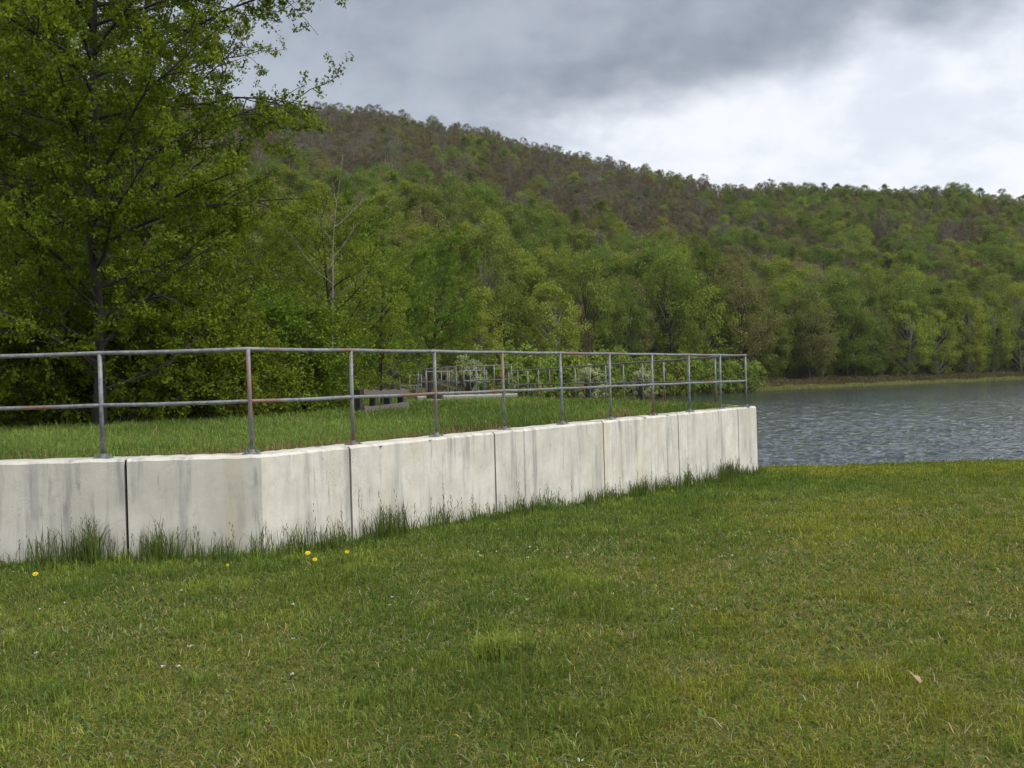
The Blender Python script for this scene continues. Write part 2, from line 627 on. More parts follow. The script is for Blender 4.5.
tag(ob('water', grid_mesh('water', WX, WD, WZ, water_mat())), kind='structure')


def embank_z(x, y):
    return 0.925 + 0.035 * (fbm(x * 0.4, y * 0.4, 9) - 0.5) + 0.05 * sstep(y, 13, 24)


def inside_bank(x, y):
    """true on the grass platform behind the walls"""
    p = np.stack([x, y], -1)
    q = p - CORNER
    side_f = q[..., 0] * (-fdir[1]) + q[..., 1] * fdir[0]       # >0 behind the receding wall
    e = p - END
    side_b = e[..., 0] * (-BDIR[1]) - e[..., 1] * (-BDIR[0])    # >0 on the land side of the back wall
    return (side_f > 0.40) & (side_b > 0.40) & (y > 10.2 + 0.42)


poly = []
FN = np.array((-fdir[1], fdir[0]))               # inward normals
BN = np.array((-BDIR[1], BDIR[0]))
WT = 0.40                                        # wall thickness


def isect(p, d, q, e):
    m = np.array(((d[0], -e[0]), (d[1], -e[1])))
    t = np.linalg.solve(m, q - p)
    return p + d * t[0]


LEFT = np.array((-1.0, 0.0))
LN = np.array((0.0, 1.0))
ENDP = CORNER + fdir * (FLEN + 0.45)             # outer end corner of the walls
BACKP = ENDP + BDIR * 23.0
inC = isect(CORNER + LN * WT, LEFT, CORNER + FN * WT, fdir)
inE = isect(CORNER + FN * WT, fdir, ENDP + BN * WT, BDIR)
bk = MB()
pts = [(-42, inC[1]), tuple(inC), tuple(inE), tuple(ENDP + BN * WT + BDIR * 24), (-3, 62), (-42, 62)]
# fine grid cut by the platform outline
gx, gy = np.meshgrid(np.linspace(-42, 8, 201), np.linspace(10.4, 62, 207))
cc = np.stack([(gx[:-1, :-1] + gx[1:, 1:]) / 2, (gy[:-1, :-1] + gy[1:, 1:]) / 2], -1)
def in_plat(p, m):
    q = p - CORNER
    sf = q @ FN
    e = p - ENDP
    sb = e @ BN
    return (sf > m) & (sb > m) & (p[..., 1] > CORNER[1] + m) & (p[..., 0] > -60)
keep = in_plat(cc, 0.14)
nx = gx.shape[1]
i = np.arange(gx.shape[0] - 1)[:, None] * nx + np.arange(nx - 1)[None, :]
Q = np.stack([i, i + 1, i + nx + 1, i + nx], -1)[keep]
V = np.stack([gx, gy, embank_z(gx, gy)], -1).reshape(-1, 3)
tag(ob('embankment', npmesh('embankment', V, [Q], M_bank, True)), kind='structure')

# ------------------------------------------------------------------ walls
def wall_panel(parent, a, b, n_in, z0, z1, da=0.0, db=0.0, ta=None, tb=None, mt=None):
    """one cast panel between plan points a and b; n_in the inward normal; ta/tb: inner end points when mitred"""
    ch = 0.028
    ia = a + n_in * WT if ta is None else ta
    ib = b + n_in * WT if tb is None else tb
    ca, cb = a + (ia - a) * (ch / WT), b + (ib - b) * (ch / WT)
    ra = [(a, z0), (a, z1 - ch), (ca, z1), (ia, z1), (ia, z0)]
    rb = [(b, z0), (b, z1 - ch), (cb, z1), (ib, z1), (ib, z0)]
    n = 14
    V = []
    for k in range(n + 1):
        f = k / n
        for (p, z), (q, zz) in zip(ra, rb):
            r = p + (q - p) * f
            V.append((r[0], r[1], z + (0.004 * math.sin(k * 2.3 + a[0] * 7) if z > z0 + 0.5 else 0)))
    V = np.array(V)
    Q = []
    for k in range(n):
        for j in range(5):
            Q.append((k * 5 + j, (k + 1) * 5 + j, (k + 1) * 5 + (j + 1) % 5, k * 5 + (j + 1) % 5))
    m = MB()
    e = n * 5
    m.add(V, Q + [(0, 1, 3, 4), (e + 4, e + 3, e + 1, e)], [(1, 2, 3), (e + 3, e + 2, e + 1)])
    return m.build('wall_panel', mt or M_conc, parent)


wall = empty('retaining_wall', (CORNER[0], CORNER[1], 0))
tag(wall, 'long pale concrete retaining wall in streaked panels beside the lawn', 'wall')
WO = np.array((CORNER[0], CORNER[1]))
g = 0.016
zb = -0.9


def P(v):
    return np.asarray(v) - WO


jl = [azx(123, 10.2)] + [azx(123, 10.2) - 1.02 * 2.35 * k for k in (1, 2, 3)]
edges = [np.array((x, CORNER[1])) for x in jl]
# bent panel through the corner is cast in one piece with a crease
s348 = hit_front(348)
joints = [hit_front(p) for p in (348, 493, 602, 677, 737)]
wall_panel(wall, P(edges[0] + (g, 0)), P(CORNER), LN, -0.4, ZT, tb=P(inC)).name = 'wall_panel'
wall_panel(wall, P(CORNER), P(CORNER + fdir * (joints[0] - g)), FN, -0.4, ZT, ta=P(inC))
for k in range(3):
    wall_panel(wall, P(edges[k + 1] + (g, 0)), P(edges[k] - (g, 0)), LN, -0.4, ZT)
for a, b in zip(joints[:-1], joints[1:]):
    wall_panel(wall, P(CORNER + fdir * (a + g)), P(CORNER + fdir * (b - g)), FN, zb, ZT)
wall_panel(wall, P(CORNER + fdir * (joints[-1] + g)), P(ENDP), FN, zb, ZT, tb=P(inE))
jm = MB
def joint(parent, p, n_in, along, mt=M_joint):
    m = MB()
    c = p + n_in * (WT / 2 + 0.03)
    m.box((c[0], c[1], ZT / 2 - 0.3 - 0.01), (g * 0.92, WT / 2 - 0.004, ZT / 2 + 0.3 - 0.006), math.atan2(along[1], along[0]))
    return m.build('expansion_joint', mt, parent)
for e in edges[:3]:
    joint(wall, P(e), LN, np.array((1.0, 0)))
for s in joints:
    joint(wall, P(CORNER + fdir * s), FN, fdir)

bw = empty('retaining_wall', (ENDP[0], ENDP[1], 0))
tag(bw, 'lakeside concrete wall running away along the water behind the grass platform', 'wall')
WO = ENDP.copy()
WO = np.array((ENDP[0], ENDP[1]))
for k in range(5):
    a, b = 4.6 * k + (0 if k == 0 else g), 4.6 * (k + 1) - g
    # normal order: outer face to the lake
    wall_panel(bw, P(ENDP + BDIR * (a if k else 0.003)), P(ENDP + BDIR * b), BN, -2.4, ZT + 0.003, ta=(P(inE) if k == 0 else None), mt=M_conc2)
    if k:
        joint(bw, P(ENDP + BDIR * (4.6 * k)), BN, BDIR)

# ------------------------------------------------------------------ railings
rngR = np.random.default_rng(4)


def base_plate(m, bolts, c, rz):
    m.box((c[0], c[1], c[2] + 0.006), (0.085, 0.06, 0.006), rz)
    m.tube([(c[0], c[1], c[2] + 0.012), (c[0], c[1], c[2] + 0.05)], [0.036, 0.030], 10)
    ca, sa = math.cos(rz), math.sin(rz)
    for bx in (-0.062, 0.062):
        for by in (-0.038, 0.038):
            x, y = c[0] + bx * ca - by * sa, c[1] + bx * sa + by * ca
            m.tube([(x, y, c[2] + 0.012), (x, y, c[2] + 0.026)], 0.012, 6)
            m.tube([(x, y, c[2] + 0.026), (x, y, c[2] + 0.045)], 0.006, 6)


def railing(name, posts, z0, label, rail_h=1.07, mids=(0.54,), r=0.0215, ext=(0, 0), group=None, plates=True, zs=None, lean=0.006):
    """posts: plan points in order; pipe posts, a top rail and mid rails"""
    posts = [np.asarray(p, float) for p in posts]
    O = np.array((posts[0][0], posts[0][1], z0))
    root = empty(name, O)
    tag(root, label, 'railing', group)
    tops = []
    zs = zs or [z0] * len(posts)
    for i, p in enumerate(posts):
        l = rngR.normal(0, lean, 2)
        a = np.array((p[0], p[1], zs[i])) - O
        b = a + np.array((l[0], l[1], rail_h))
        tops.append((a, b))
        m = MB()
        m.tube([a, a + (b - a) * 0.5, b], r, 10)
        po = m.build('post', M_pipe, root, True)
        if plates:
            q = posts[min(i + 1, len(posts) - 1)] - posts[max(i - 1, 0)]
            bm_ = MB()
            base_plate(bm_, None, a, math.atan2(q[1], q[0]))
            bm_.build('base_plate', M_pipe, po)
    def run(h, rr, nm):
        ctrl = [a + (b - a) * (h / rail_h) for a, b in tops]
        if ext[0]: ctrl = [ctrl[0] + (ctrl[0] - ctrl[1]) * ext[0]] + ctrl
        if ext[1]: ctrl = ctrl + [ctrl[-1] + (ctrl[-1] - ctrl[-2]) * ext[1]]
        pts = []
        for c, d in zip(ctrl[:-1], ctrl[1:]):
            for k in range(6):
                f = k / 6
                pts.append(c + (d - c) * f + np.array((0, 0, -0.006 * math.sin(f * math.pi))))
        pts.append(ctrl[-1])
        m = MB()
        m.tube(pts, rr, 10)
        m.build(nm, M_pipe, root, True)
    run(rail_h, r * 1.02, 'top_rail')
    for h in mids: run(h, r * 0.96, 'mid_rail')
    return root


POFF = 0.16
pl = CORNER + LN * POFF
pcorner = isect(CORNER + LN * POFF, LEFT, CORNER + FN * POFF, fdir)
PI_ = CORNER + FN * POFF
def pf(px):
    u = (px - 512) / F
    s = (u * PI_[1] - PI_[0]) / (fdir[0] - u * fdir[1])
    return PI_ + fdir * s
left_posts = [np.array((azx(p, pl[1]), pl[1])) for p in (-342, -194, -46, 101)]
front_posts = left_posts + [np.array((azx(250, pl[1]), pl[1]))] + [pf(p) for p in (351.5, 435, 503.5, 561.5, 610, 652.5, 689, 720)] + [np.array((4.84, 21.12))]
railing('pipe_railing', front_posts, ZT, 'rusty grey pipe railing bolted along the front wall beside the lawn', ext=(0.5, 0))
bp0 = np.array((4.84, 21.12))
back_posts = [bp0 + BDIR * SEG * k for k in range(1, 15)]
rb = railing('pipe_railing', back_posts, ZT, 'grey pipe railing receding along the lakeside wall towards the spillway', ext=(1.0, 0.0))

# ------------------------------------------------------------------ spillway structure at the far end of the platform
ZG = 0.97
spill = empty('spillway_platform', (azx(480, 38), 38, 0.8))
tag(spill, 'low pale concrete spillway platform at the far end of the grass', 'platform')
def slab(px0, px1, D0, D1, z0, z1, nm):
    m = MB()
    o = spill.location
    m.prism([(azx(px0, D0) - o.x, D0 - o.y), (azx(px1, D0) - o.x, D0 - o.y), (azx(px1, D1) - o.x, D1 - o.y), (azx(px0, D1) - o.x, D1 - o.y)], z0 - o.z, z1 - o.z)
    return m.build(nm, M_slab, spill, False, 0.015)
slab(443, 517, 37.5, 41.0, 0.5, 1.13, 'deck_slab')
slab(417, 425.5, 37.7, 45.0, 0.5, 1.12, 'side_pier')
slab(404, 442.6, 36.6, 37.4, 0.5, 1.035, 'front_sill')
tm = empty('timber_stack', (azx(434, 37.9), 37.9, ZG))
tag(tm, 'low dark stack of timbers set in the gap of the concrete spillway', 'timbers')
for k in range(3):
    m = MB()
    m.box((0, 0.05 * k, 0.03 + 0.085 * k), (0.27, 0.08, 0.04), 0.02 * (k - 1), rng=rngR, wob=0.004)
    m.build('timber', M_darkwood, tm, False, 0.006)
railing('pipe_railing', [(azx(p, 38.0), 38.0) for p in (476, 484.5, 494.5, 504, 512)], 1.15, 'short grey pipe railing on right half of concrete spillway deck', r=0.022)
railing('pipe_railing', [(azx(p, D), D) for p, D in ((418.5, 44.2), (427, 42.5), (436, 40.8), (447.5, 38.6), (456.5, 38.4))], 1.15, 'angled grey pipe railing on left half of concrete spillway deck', r=0.022)
for px_, h_, lab in (((400, 409, 420), 0.3, 'leftmost low pipe railing beyond the spillway, nearest the wooden barrier'),
                     ((426, 433, 440.5, 448), 0.45, 'low pipe railing beyond the left half of the spillway deck'),
                     ((464, 470, 477, 486), 0.45, 'low pipe railing beyond the gap, beside the pale blossoming shrub')):
    railing('pipe_railing', [(azx(p, 52.0), 52.0 + 0.4 * i) for i, p in enumerate(px_)], 0.80 + h_ - 0.1, lab, r=0.024, plates=False)

# wooden barrier (posts and two weathered planks) on the bank
wb0, wb1 = at(358.5, 404, 23.0), at(404, 398, 25.2)
wb = empty('wooden_barrier', (wb0.x, wb0.y, 0.94))
tag(wb, 'old wooden barrier of dark posts and two sagging grey planks on the grass', 'barrier')
dv = np.array((wb1.x - wb0.x, wb1.y - wb0.y))
dl = np.linalg.norm(dv)
dn = dv / dl
az_ = math.atan2(dn[1], dn[0])
for f, h, w_ in ((0.0, 0.60, 0.06), (0.30, 0.50, 0.05), (0.62, 0.52, 0.055), (0.93, 0.52, 0.06)):
    m = MB()
    c = dn * dl * f
    m.box((c[0], c[1], h / 2 - 0.1), (w_, 0.075, h / 2 + 0.1), az_, rng=rngR, wob=0.006)
    m.build('post', M_darkwood, wb, False, 0.012)
for z, hh, sag, nm in ((0.51, 0.055, 0.02, 'plank'), (0.135, 0.075, 0.015, 'plank')):
    m = MB()
    n = 16
    V = []
    for k in range(n + 1):
        f = k / n
        c = dn * (dl * (0.02 + 0.99 * f)) + np.array((dn[1], -dn[0])) * 0.10
        zc = z + (0.02 if z < 0.3 else -0.05) * (f - 0.3) - sag * math.sin(f * math.pi * 1.5) + rngR.normal(0, 0.004)
        ht = hh + 0.02 * math.sin(k * 1.9) * (1 if z > 0.3 else 0.3)
        nrm = np.array((dn[1], -dn[0])) * 0.022
        for s_, zz in ((1, -hh), (1, ht), (-1, ht), (-1, -hh)):
            V.append((c[0] + nrm[0] * s_, c[1] + nrm[1] * s_, zc + zz))
    Q = [(k * 4 + j, (k + 1) * 4 + j, (k + 1) * 4 + (j + 1) % 4, k * 4 + (j + 1) % 4) for k in range(n) for j in range(4)]
    Q += [(0, 1, 2, 3), (n * 4 + 3, n * 4 + 2, n * 4 + 1, n * 4)]
    m.add(V, Q)
    m.build(nm, M_wood, wb)

# ------------------------------------------------------------------ grass
def blades(x, y, z, h, wd, lean, rng, col, segs=2, curl=0.5):
    """grass blades as tapering bent strips; returns V, quads, tris, colours"""
    n = len(x)
    a = rng.uniform(0, 2 * math.pi, n)
    ca, sa = np.cos(a), np.sin(a)
    a2 = a + rng.normal(math.pi / 2, 0.7, n)
    lx, ly = np.cos(a2) * lean * h, np.sin(a2) * lean * h
    P0 = np.stack([x, y, z - 0.01], -1)
    W0 = np.stack([ca, sa, np.zeros(n)], -1) * (wd / 2)[:, None]
    mid = P0 + np.stack([lx * 0.35, ly * 0.35, h * 0.62], -1)
    tip = P0 + np.stack([lx, ly, h * (1 - 0.35 * np.clip(lean, 0, 1.2))], -1)
    V = np.stack([P0 - W0, P0 + W0, mid + W0 * 0.75, mid - W0 * 0.75, tip], 1)
    i = np.arange(n)[:, None] * 5
    Q = i + np.array([[0, 1, 2, 3]])
    T = i + np.array([[3, 2, 4]])
    C = np.repeat(np.concatenate([col, np.ones((n, 1))], 1)[:, None, :], 5, 1)
    return V.reshape(-1, 3), Q, T, C.reshape(-1, 4)


def grass_obj(name, parts, mt=M_grass):
    Vs, Qs, Ts, Cs, n = [], [], [], [], 0
    for V, Q, T, C in parts:
        Vs.append(V); Qs.append(Q + n); Ts.append(T + n); Cs.append(C)
        n += len(V)
    return ob(name, npmesh(name, np.vstack(Vs), [np.vstack(Qs), np.vstack(Ts)], mt, False, {'col': ('FLOAT_COLOR', np.vstack(Cs))}))


rng = np.random.default_rng(11)


def lerp(a, b, t):
    return a + (b - a) * t[:, None]


G_green = np.array((0.070, 0.121, 0.026))
G_olive = np.array((0.208, 0.212, 0.028))
G_bright = np.array((0.202, 0.253, 0.040))
G_dry = np.array((0.402, 0.315, 0.168))
G_brown = np.array((0.182, 0.127, 0.072))


def wall_dist(x, y):
    """distance in front of the front walls"""
    p = np.stack([x, y], -1)
    d1 = CORNER[1] - y
    d2 = -((p - CORNER) @ FN)
    return np.where(x < CORNER[0], d1, np.where(d2 > d1, d2, d1 * 0 + d2))


def sample_lawn(y0, y1, dens):
    # the seeded turf reaches about 3 m past both sides of the view
    um, mg = 0.54, 3.0
    area = um * (y1 * y1 - y0 * y0) + 2 * mg * (y1 - y0)
    n = int(area * dens)
    y = rng.uniform(y0, y1, int(n * 2.2))
    y = y[rng.uniform(0, um * y1 + mg, len(y)) < um * y + mg][:n]
    x = rng.uniform(-1, 1, len(y)) * (um * y + mg)
    wdist = wall_dist(x, y)
    past = (np.stack([x, y], -1) - ENDP) @ BN
    ok = (wdist > 0.02) | (past < -0.02)
    return x[ok], y[ok], wdist[ok], past[ok]


def lawn_layer(y0, y1, dens, wd, hmul=1.0):
    x, y, wdist, past = sample_lawn(y0, y1, dens)
    n = len(x)
    near = np.exp(-np.maximum(wdist, 0) / 1.7) * (past > -0.3)
    p1 = fbm(x * 0.55, y * 0.28, 1, 4)
    p2 = fbm(x * 2.1, y * 1.4, 2, 3)
    p3 = fbm(x * 4.5, y * 4.5, 3, 2)
    greenness = np.clip(sstep(p1, 0.40, 0.62) * 0.8 + near * 1.2 + 0.45 * sstep(-x / np.maximum(y, 1), -0.15, 0.3) - 0.15, 0, 1)
    greenness = np.clip(greenness + rng.normal(0, 0.16, n), 0, 1)
    col = lerp(np.tile(G_olive, (n, 1)), G_green, greenness)
    col = lerp(col, G_bright, np.clip(sstep(p2, 0.52, 0.75) * 0.5 + rng.normal(0.08, 0.16, n), 0, 0.8))
    dryp = sstep(p3, 0.58, 0.8) * sstep(p2, 0.42, 0.62) * (1 - near) * sstep(16 - y, 0, 9)
    isdry = rng.uniform(0, 1, n) < 0.05 * (1 - near) + 0.75 * dryp
    dcol = lerp(np.tile(G_dry, (n, 1)), G_brown, rng.uniform(0, 1, n) ** 1.5)
    col = np.where(isdry[:, None], dcol, col)
    tone = (0.85 + 0.36 * fbm(x * 0.9, y * 0.6, 21, 3))
    col = col * tone[:, None] * rng.lognormal(-0.03, 0.27, n)[:, None]
    h = (0.018 + 0.022 * p2 + 0.034 * sstep(fbm(x * 3.1, y * 3.1, 8, 3), 0.45, 0.75) + 0.012 * greenness) * rng.lognormal(0, 0.32, n) * hmul
    h = h * (1 + 0.5 * near)
    h = np.where(isdry, h * 0.55, h)
    worn = sstep(fbm(x * 0.75 + 9, y * 0.55, 27, 4), 0.50, 0.66) * (1 - near) * sstep(20 - y, 0, 8)
    kp = rng.uniform(0, 1, n) > 0.24 * worn
    h = h * (1 - 0.35 * worn)
    x, y, h, col, isdry = x[kp], y[kp], h[kp], col[kp], isdry[kp]
    n = len(x)
    lean = np.abs(rng.normal(0.55, 0.35, n)) + isdry * 0.5
    return blades(x, y, lawn_z(x, y), h, wd * rng.uniform(0.6, 1.4, n), lean, rng, col)


lawn_parts = [lawn_layer(2.2, 6.0, 6000, 0.0042), lawn_layer(6.0, 9.5, 3800, 0.006), lawn_layer(9.5, 14.5, 2000, 0.0085),
              lawn_layer(14.5, 20.0, 1000, 0.012, 1.05), lawn_layer(20.0, 27.0, 640, 0.017, 1.1)]
# flat thatch and creeping blades that close the turf
for y0_, y1_, dn_, wd_t in ((2.2, 6.0, 3600, 0.005), (6.0, 9.5, 2000, 0.007), (9.5, 14.5, 900, 0.010)):
    x_, y_, wdist_, past_ = sample_lawn(y0_, y1_, dn_)
    n_t = len(x_)
    ct_ = lerp(np.tile(G_olive * 0.72, (n_t, 1)), G_dry * 0.8, rng.beta(1.0, 2.4, n_t)) * rng.lognormal(0, 0.3, (n_t, 1))
    ct_ = np.where(rng.uniform(0, 1, (n_t, 1)) < 0.4, G_green * rng.lognormal(0, 0.25, (n_t, 1)), ct_)
    lawn_parts.append(blades(x_, y_, lawn_z(x_, y_) + 0.008, rng.uniform(0.018, 0.045, n_t), wd_t * rng.uniform(0.6, 1.4, n_t), rng.uniform(1.0, 2.4, n_t), rng, ct_))
# scattered taller coarse tufts
nt_ = 900
ty = np.sqrt(rng.uniform(3.8 ** 2, 22 ** 2, nt_))
tx = rng.uniform(-0.55, 0.55, nt_) * ty
k = 26
X = (tx[:, None] + rng.normal(0, 0.045, (nt_, k))).ravel()
Y = (ty[:, None] + rng.normal(0, 0.045, (nt_, k))).ravel()
okk = (wall_dist(X, Y) > 0.05) | (((np.stack([X, Y], -1) - ENDP) @ BN) < 0)
X, Y = X[okk], Y[okk]
colr = lerp(np.tile(G_green, (len(X), 1)), G_bright, rng.uniform(0, 0.9, len(X)))
lawn_parts.append(blades(X, Y, lawn_z(X, Y), rng.uniform(0.07, 0.15, len(X)), rng.uniform(0.004, 0.007, len(X)), np.abs(rng.normal(0.7, 0.3, len(X))), rng, colr))
# pale dry straws and white clover specks
ns = 15000
sy = np.sqrt(rng.uniform(3.7 ** 2, 17 ** 2, ns))
sx = rng.uniform(-0.56, 0.56, ns) * sy
okk = wall_dist(sx, sy) > 0.3
sx, sy = sx[okk], sy[okk]
ns = len(sx)
lawn_parts.append(blades(sx, sy, lawn_z(sx, sy) + 0.02, rng.uniform(0.02, 0.065, ns), rng.uniform(0.002, 0.0055, ns), rng.uniform(0.6, 2.2, ns), rng,
                         np.array((0.34, 0.31, 0.19)) * rng.uniform(0.5, 1.35, (ns, 1))))
# low broad clover and plantain leaves in patches
nc = 26000
cy_ = np.sqrt(rng.uniform(3.7 ** 2, 18 ** 2, nc))
cx_ = rng.uniform(-0.57, 0.57, nc) * cy_
okk = (wall_dist(cx_, cy_) > 0.15) & (fbm(cx_ * 1.4, cy_ * 1.1, 71, 3) > 0.50)
cx_, cy_ = cx_[okk], cy_[okk]
nc = len(cx_)
cc_ = lerp(np.tile(np.array((0.070, 0.120, 0.040)), (nc, 1)), np.array((0.14, 0.20, 0.06)), rng.uniform(0, 1, nc)) * rng.lognormal(0, 0.25, (nc, 1))
lawn_parts.append(blades(cx_, cy_, lawn_z(cx_, cy_) + 0.012, rng.uniform(0.02, 0.05, nc), rng.uniform(0.012, 0.024, nc), rng.uniform(0.8, 1.8, nc), rng, cc_))
nf = 150
fy_ = np.sqrt(rng.uniform(4 ** 2, 14 ** 2, nf))
fx_ = rng.uniform(-0.56, 0.25, nf) * fy_
okk = (wall_dist(fx_, fy_) > 0.3) & (fbm(fx_ * 0.8, fy_ * 0.8, 75, 2) > 0.47)
fx_, fy_ = np.repeat(fx_[okk], 6), np.repeat(fy_[okk], 6)
nf = len(fx_)
lawn_parts.append(blades(fx_ + rng.normal(0, .006, nf), fy_ + rng.normal(0, .006, nf), lawn_z(fx_, fy_) + 0.045, np.full(nf, 0.011), np.full(nf, 0.007), rng.uniform(0.5, 1.5, nf), rng, np.full((nf, 3), 0.62)))
go = grass_obj('lawn_grass', lawn_parts)
tag(go, 'short rough lawn grass, olive and green with dry patches', 'grass', kind='stuff')

# grass on the embankment
def bank_layer(y0, y1, dens, wd, hm):
    n0 = int(dens * 30 * (y1 - y0))
    y = rng.uniform(y0, y1, n0)
    x = rng.uniform(-0.62, 0.35, n0) * y
    ok = in_plat(np.stack([x, y], -1), 0.46) & (x < 6)
    x, y = x[ok], y[ok]
    n = len(x)
    p1, p2 = fbm(x * 0.5, y * 0.3, 31, 3), fbm(x * 2.2, y * 1.6, 32, 3)
    col = lerp(np.tile(np.array((0.094, 0.150, 0.033)), (n, 1)), np.array((0.163, 0.231, 0.053)), np.clip(sstep(p1, 0.3, 0.7) + rng.normal(0, 0.25, n), 0, 1))
    q = np.stack([x, y], -1)
    edge = np.minimum(np.minimum((q - CORNER) @ FN, (q - ENDP) @ BN), y - CORNER[1])
    dead = rng.uniform(0, 1, n) < (0.035 + 1.0 * np.exp(-(edge - 0.45) / 0.12) * sstep(fbm(x * 0.9, y * 0.9, 40, 2), 0.46, 0.58))
    dc = lerp(np.tile(np.array((0.34, 0.22, 0.13)), (n, 1)), np.array((0.15, 0.09, 0.055)), rng.uniform(0, 1, n))
    col = np.where(dead[:, None], dc, col) * rng.uniform(0.75, 1.2, n)[:, None]
    hm = hm * (1 + 0.5 * dead * (edge < 0.9))
    h = (0.045 + 0.055 * p2) * rng.lognormal(0, 0.35, n) * hm * (0.55 + 0.45 * sstep(edge, 0.45, 1.2))
    return blades(x, y, embank_z(x, y), h, wd * rng.uniform(0.6, 1.4, n), np.abs(rng.normal(0.4, 0.25, n)), rng, col)
go = grass_obj('embankment_grass', [bank_layer(10.5, 14, 950, 0.009, 1.0), bank_layer(14, 20, 620, 0.013, 1.15), bank_layer(20, 30, 330, 0.02, 1.2), bank_layer(30, 47, 160, 0.03, 1.2)])
tag(go, 'uneven green grass growing on the platform behind the wall', 'grass', kind='stuff')

# tall weeds along the foot of the wall
def foot_point(px, off):
    """plan point in front of the wall at photo column px"""
    if px < 262:
        return np.array((azx(px, CORNER[1] - off), CORNER[1] - off))
    c = CORNER - FN * off
    u = (px - 512) / F
    s = (u * c[1] - c[0]) / (fdir[0] - u * fdir[1])
    return c + fdir * s
HPX = np.array([-60, 0, 30, 60, 90, 115, 140, 165, 200, 240, 262, 300, 340, 362, 376, 392, 410, 450, 480, 520, 600, 660, 690, 715, 740, 758])
HH = np.array([.25, .22, .34, .46, .50, .34, .36, .40, .34, .28, .26, .28, .28, .34, .46, .40, .30, .32, .26, .24, .26, .30, .42, .36, .26, .16])
HN = np.array([.7, .6, 1.3, 1.7, 1.6, .8, 1.0, 1.2, .8, .6, .5, .6, .6, 1.1, 1.8, 1.4, .8, .9, .8, .9, 1.0, 1.2, 1.6, 1.4, 1.1, 1.0])
wx, wy, wh = [], [], []
for px_ in np.arange(-60, 759, 0.5):
    D_ = foot_point(px_, 0.1)[1]
    cl_ = float(vnoise(np.array([px_ * 0.055]), np.array([0.5]), 61)[0]) * 0.6 + float(vnoise(np.array([px_ * 0.2]), np.array([3.5]), 63)[0]) * 0.4
    n_ = rng.poisson(7.0 * (0.12 + 1.5 * max(0, cl_ - 0.36)) * np.interp(px_, HPX, HN) * (D_ / 10.2) ** 1.1)
    for _ in range(n_):
        off = abs(rng.normal(0, 0.17)) + 0.03
        p = foot_point(px_ + rng.uniform(-.3, .3), off)
        wx.append(p[0]); wy.append(p[1])
        wh.append(np.interp(px_, HPX, HH) * (0.55 + 0.9 * cl_) * rng.beta(1.8, 2.2) * 1.35 * math.exp(-off * 0.9) + 0.05)
wx, wy, wh = map(np.array, (wx, wy, wh))
n = len(wx)
colw = lerp(np.tile(np.array((0.055, 0.092, 0.018)), (n, 1)), np.array((0.13, 0.175, 0.038)), rng.beta(1.3, 2.2, n))
parts = [blades(wx, wy, lawn_z(wx, wy), wh, rng.uniform(0.005, 0.011, n) * (wy / 10.2) ** 0.6, np.abs(rng.normal(0.3, 0.22, n)), rng, colw)]
# flowering stems with seed heads
sel = rng.uniform(0, 1, n) < 0.06
bx, by = wx[sel], wy[sel]
m_ = len(bx)
hh = wh[sel] * 0.6 + np.abs(rng.normal(0.17, 0.09, m_))
lean_ = rng.normal(0, 0.12, m_)
cs = lerp(np.tile(np.array((0.10, 0.115, 0.04)), (m_, 1)), np.array((0.19, 0.16, 0.09)), rng.uniform(0, 1, m_))
parts.append(blades(bx, by, lawn_z(bx, by), hh, np.full(m_, 0.004), np.abs(lean_) * 0.5, rng, cs))
for rep in range(9):
    f = 1 - rep * 0.045
    parts.append(blades(bx + rng.normal(0, 0.007, m_), by + rng.normal(0, 0.007, m_), lawn_z(bx, by) + hh * f * 0.97 - 0.02, np.full(m_, 0.032), np.full(m_, 0.008), np.abs(rng.normal(0.5, 0.3, m_)), rng, cs * 0.7))
go = grass_obj('tall_weeds', parts)
tag(go, 'tall seeding grass and weeds along the foot of the concrete wall', 'weeds', kind='stuff')


def lawn_hit(px, py):
    d = ray(px, py)
    t = EYE / -d.z
    for _ in range(12):
        p = CAMP + d * t
        z = float(lawn_z(np.array([p.x]), np.array([p.y]))[0])
        t = (EYE - z) / -d.z
    p = CAMP + d * t
    return p.x, p.y, z


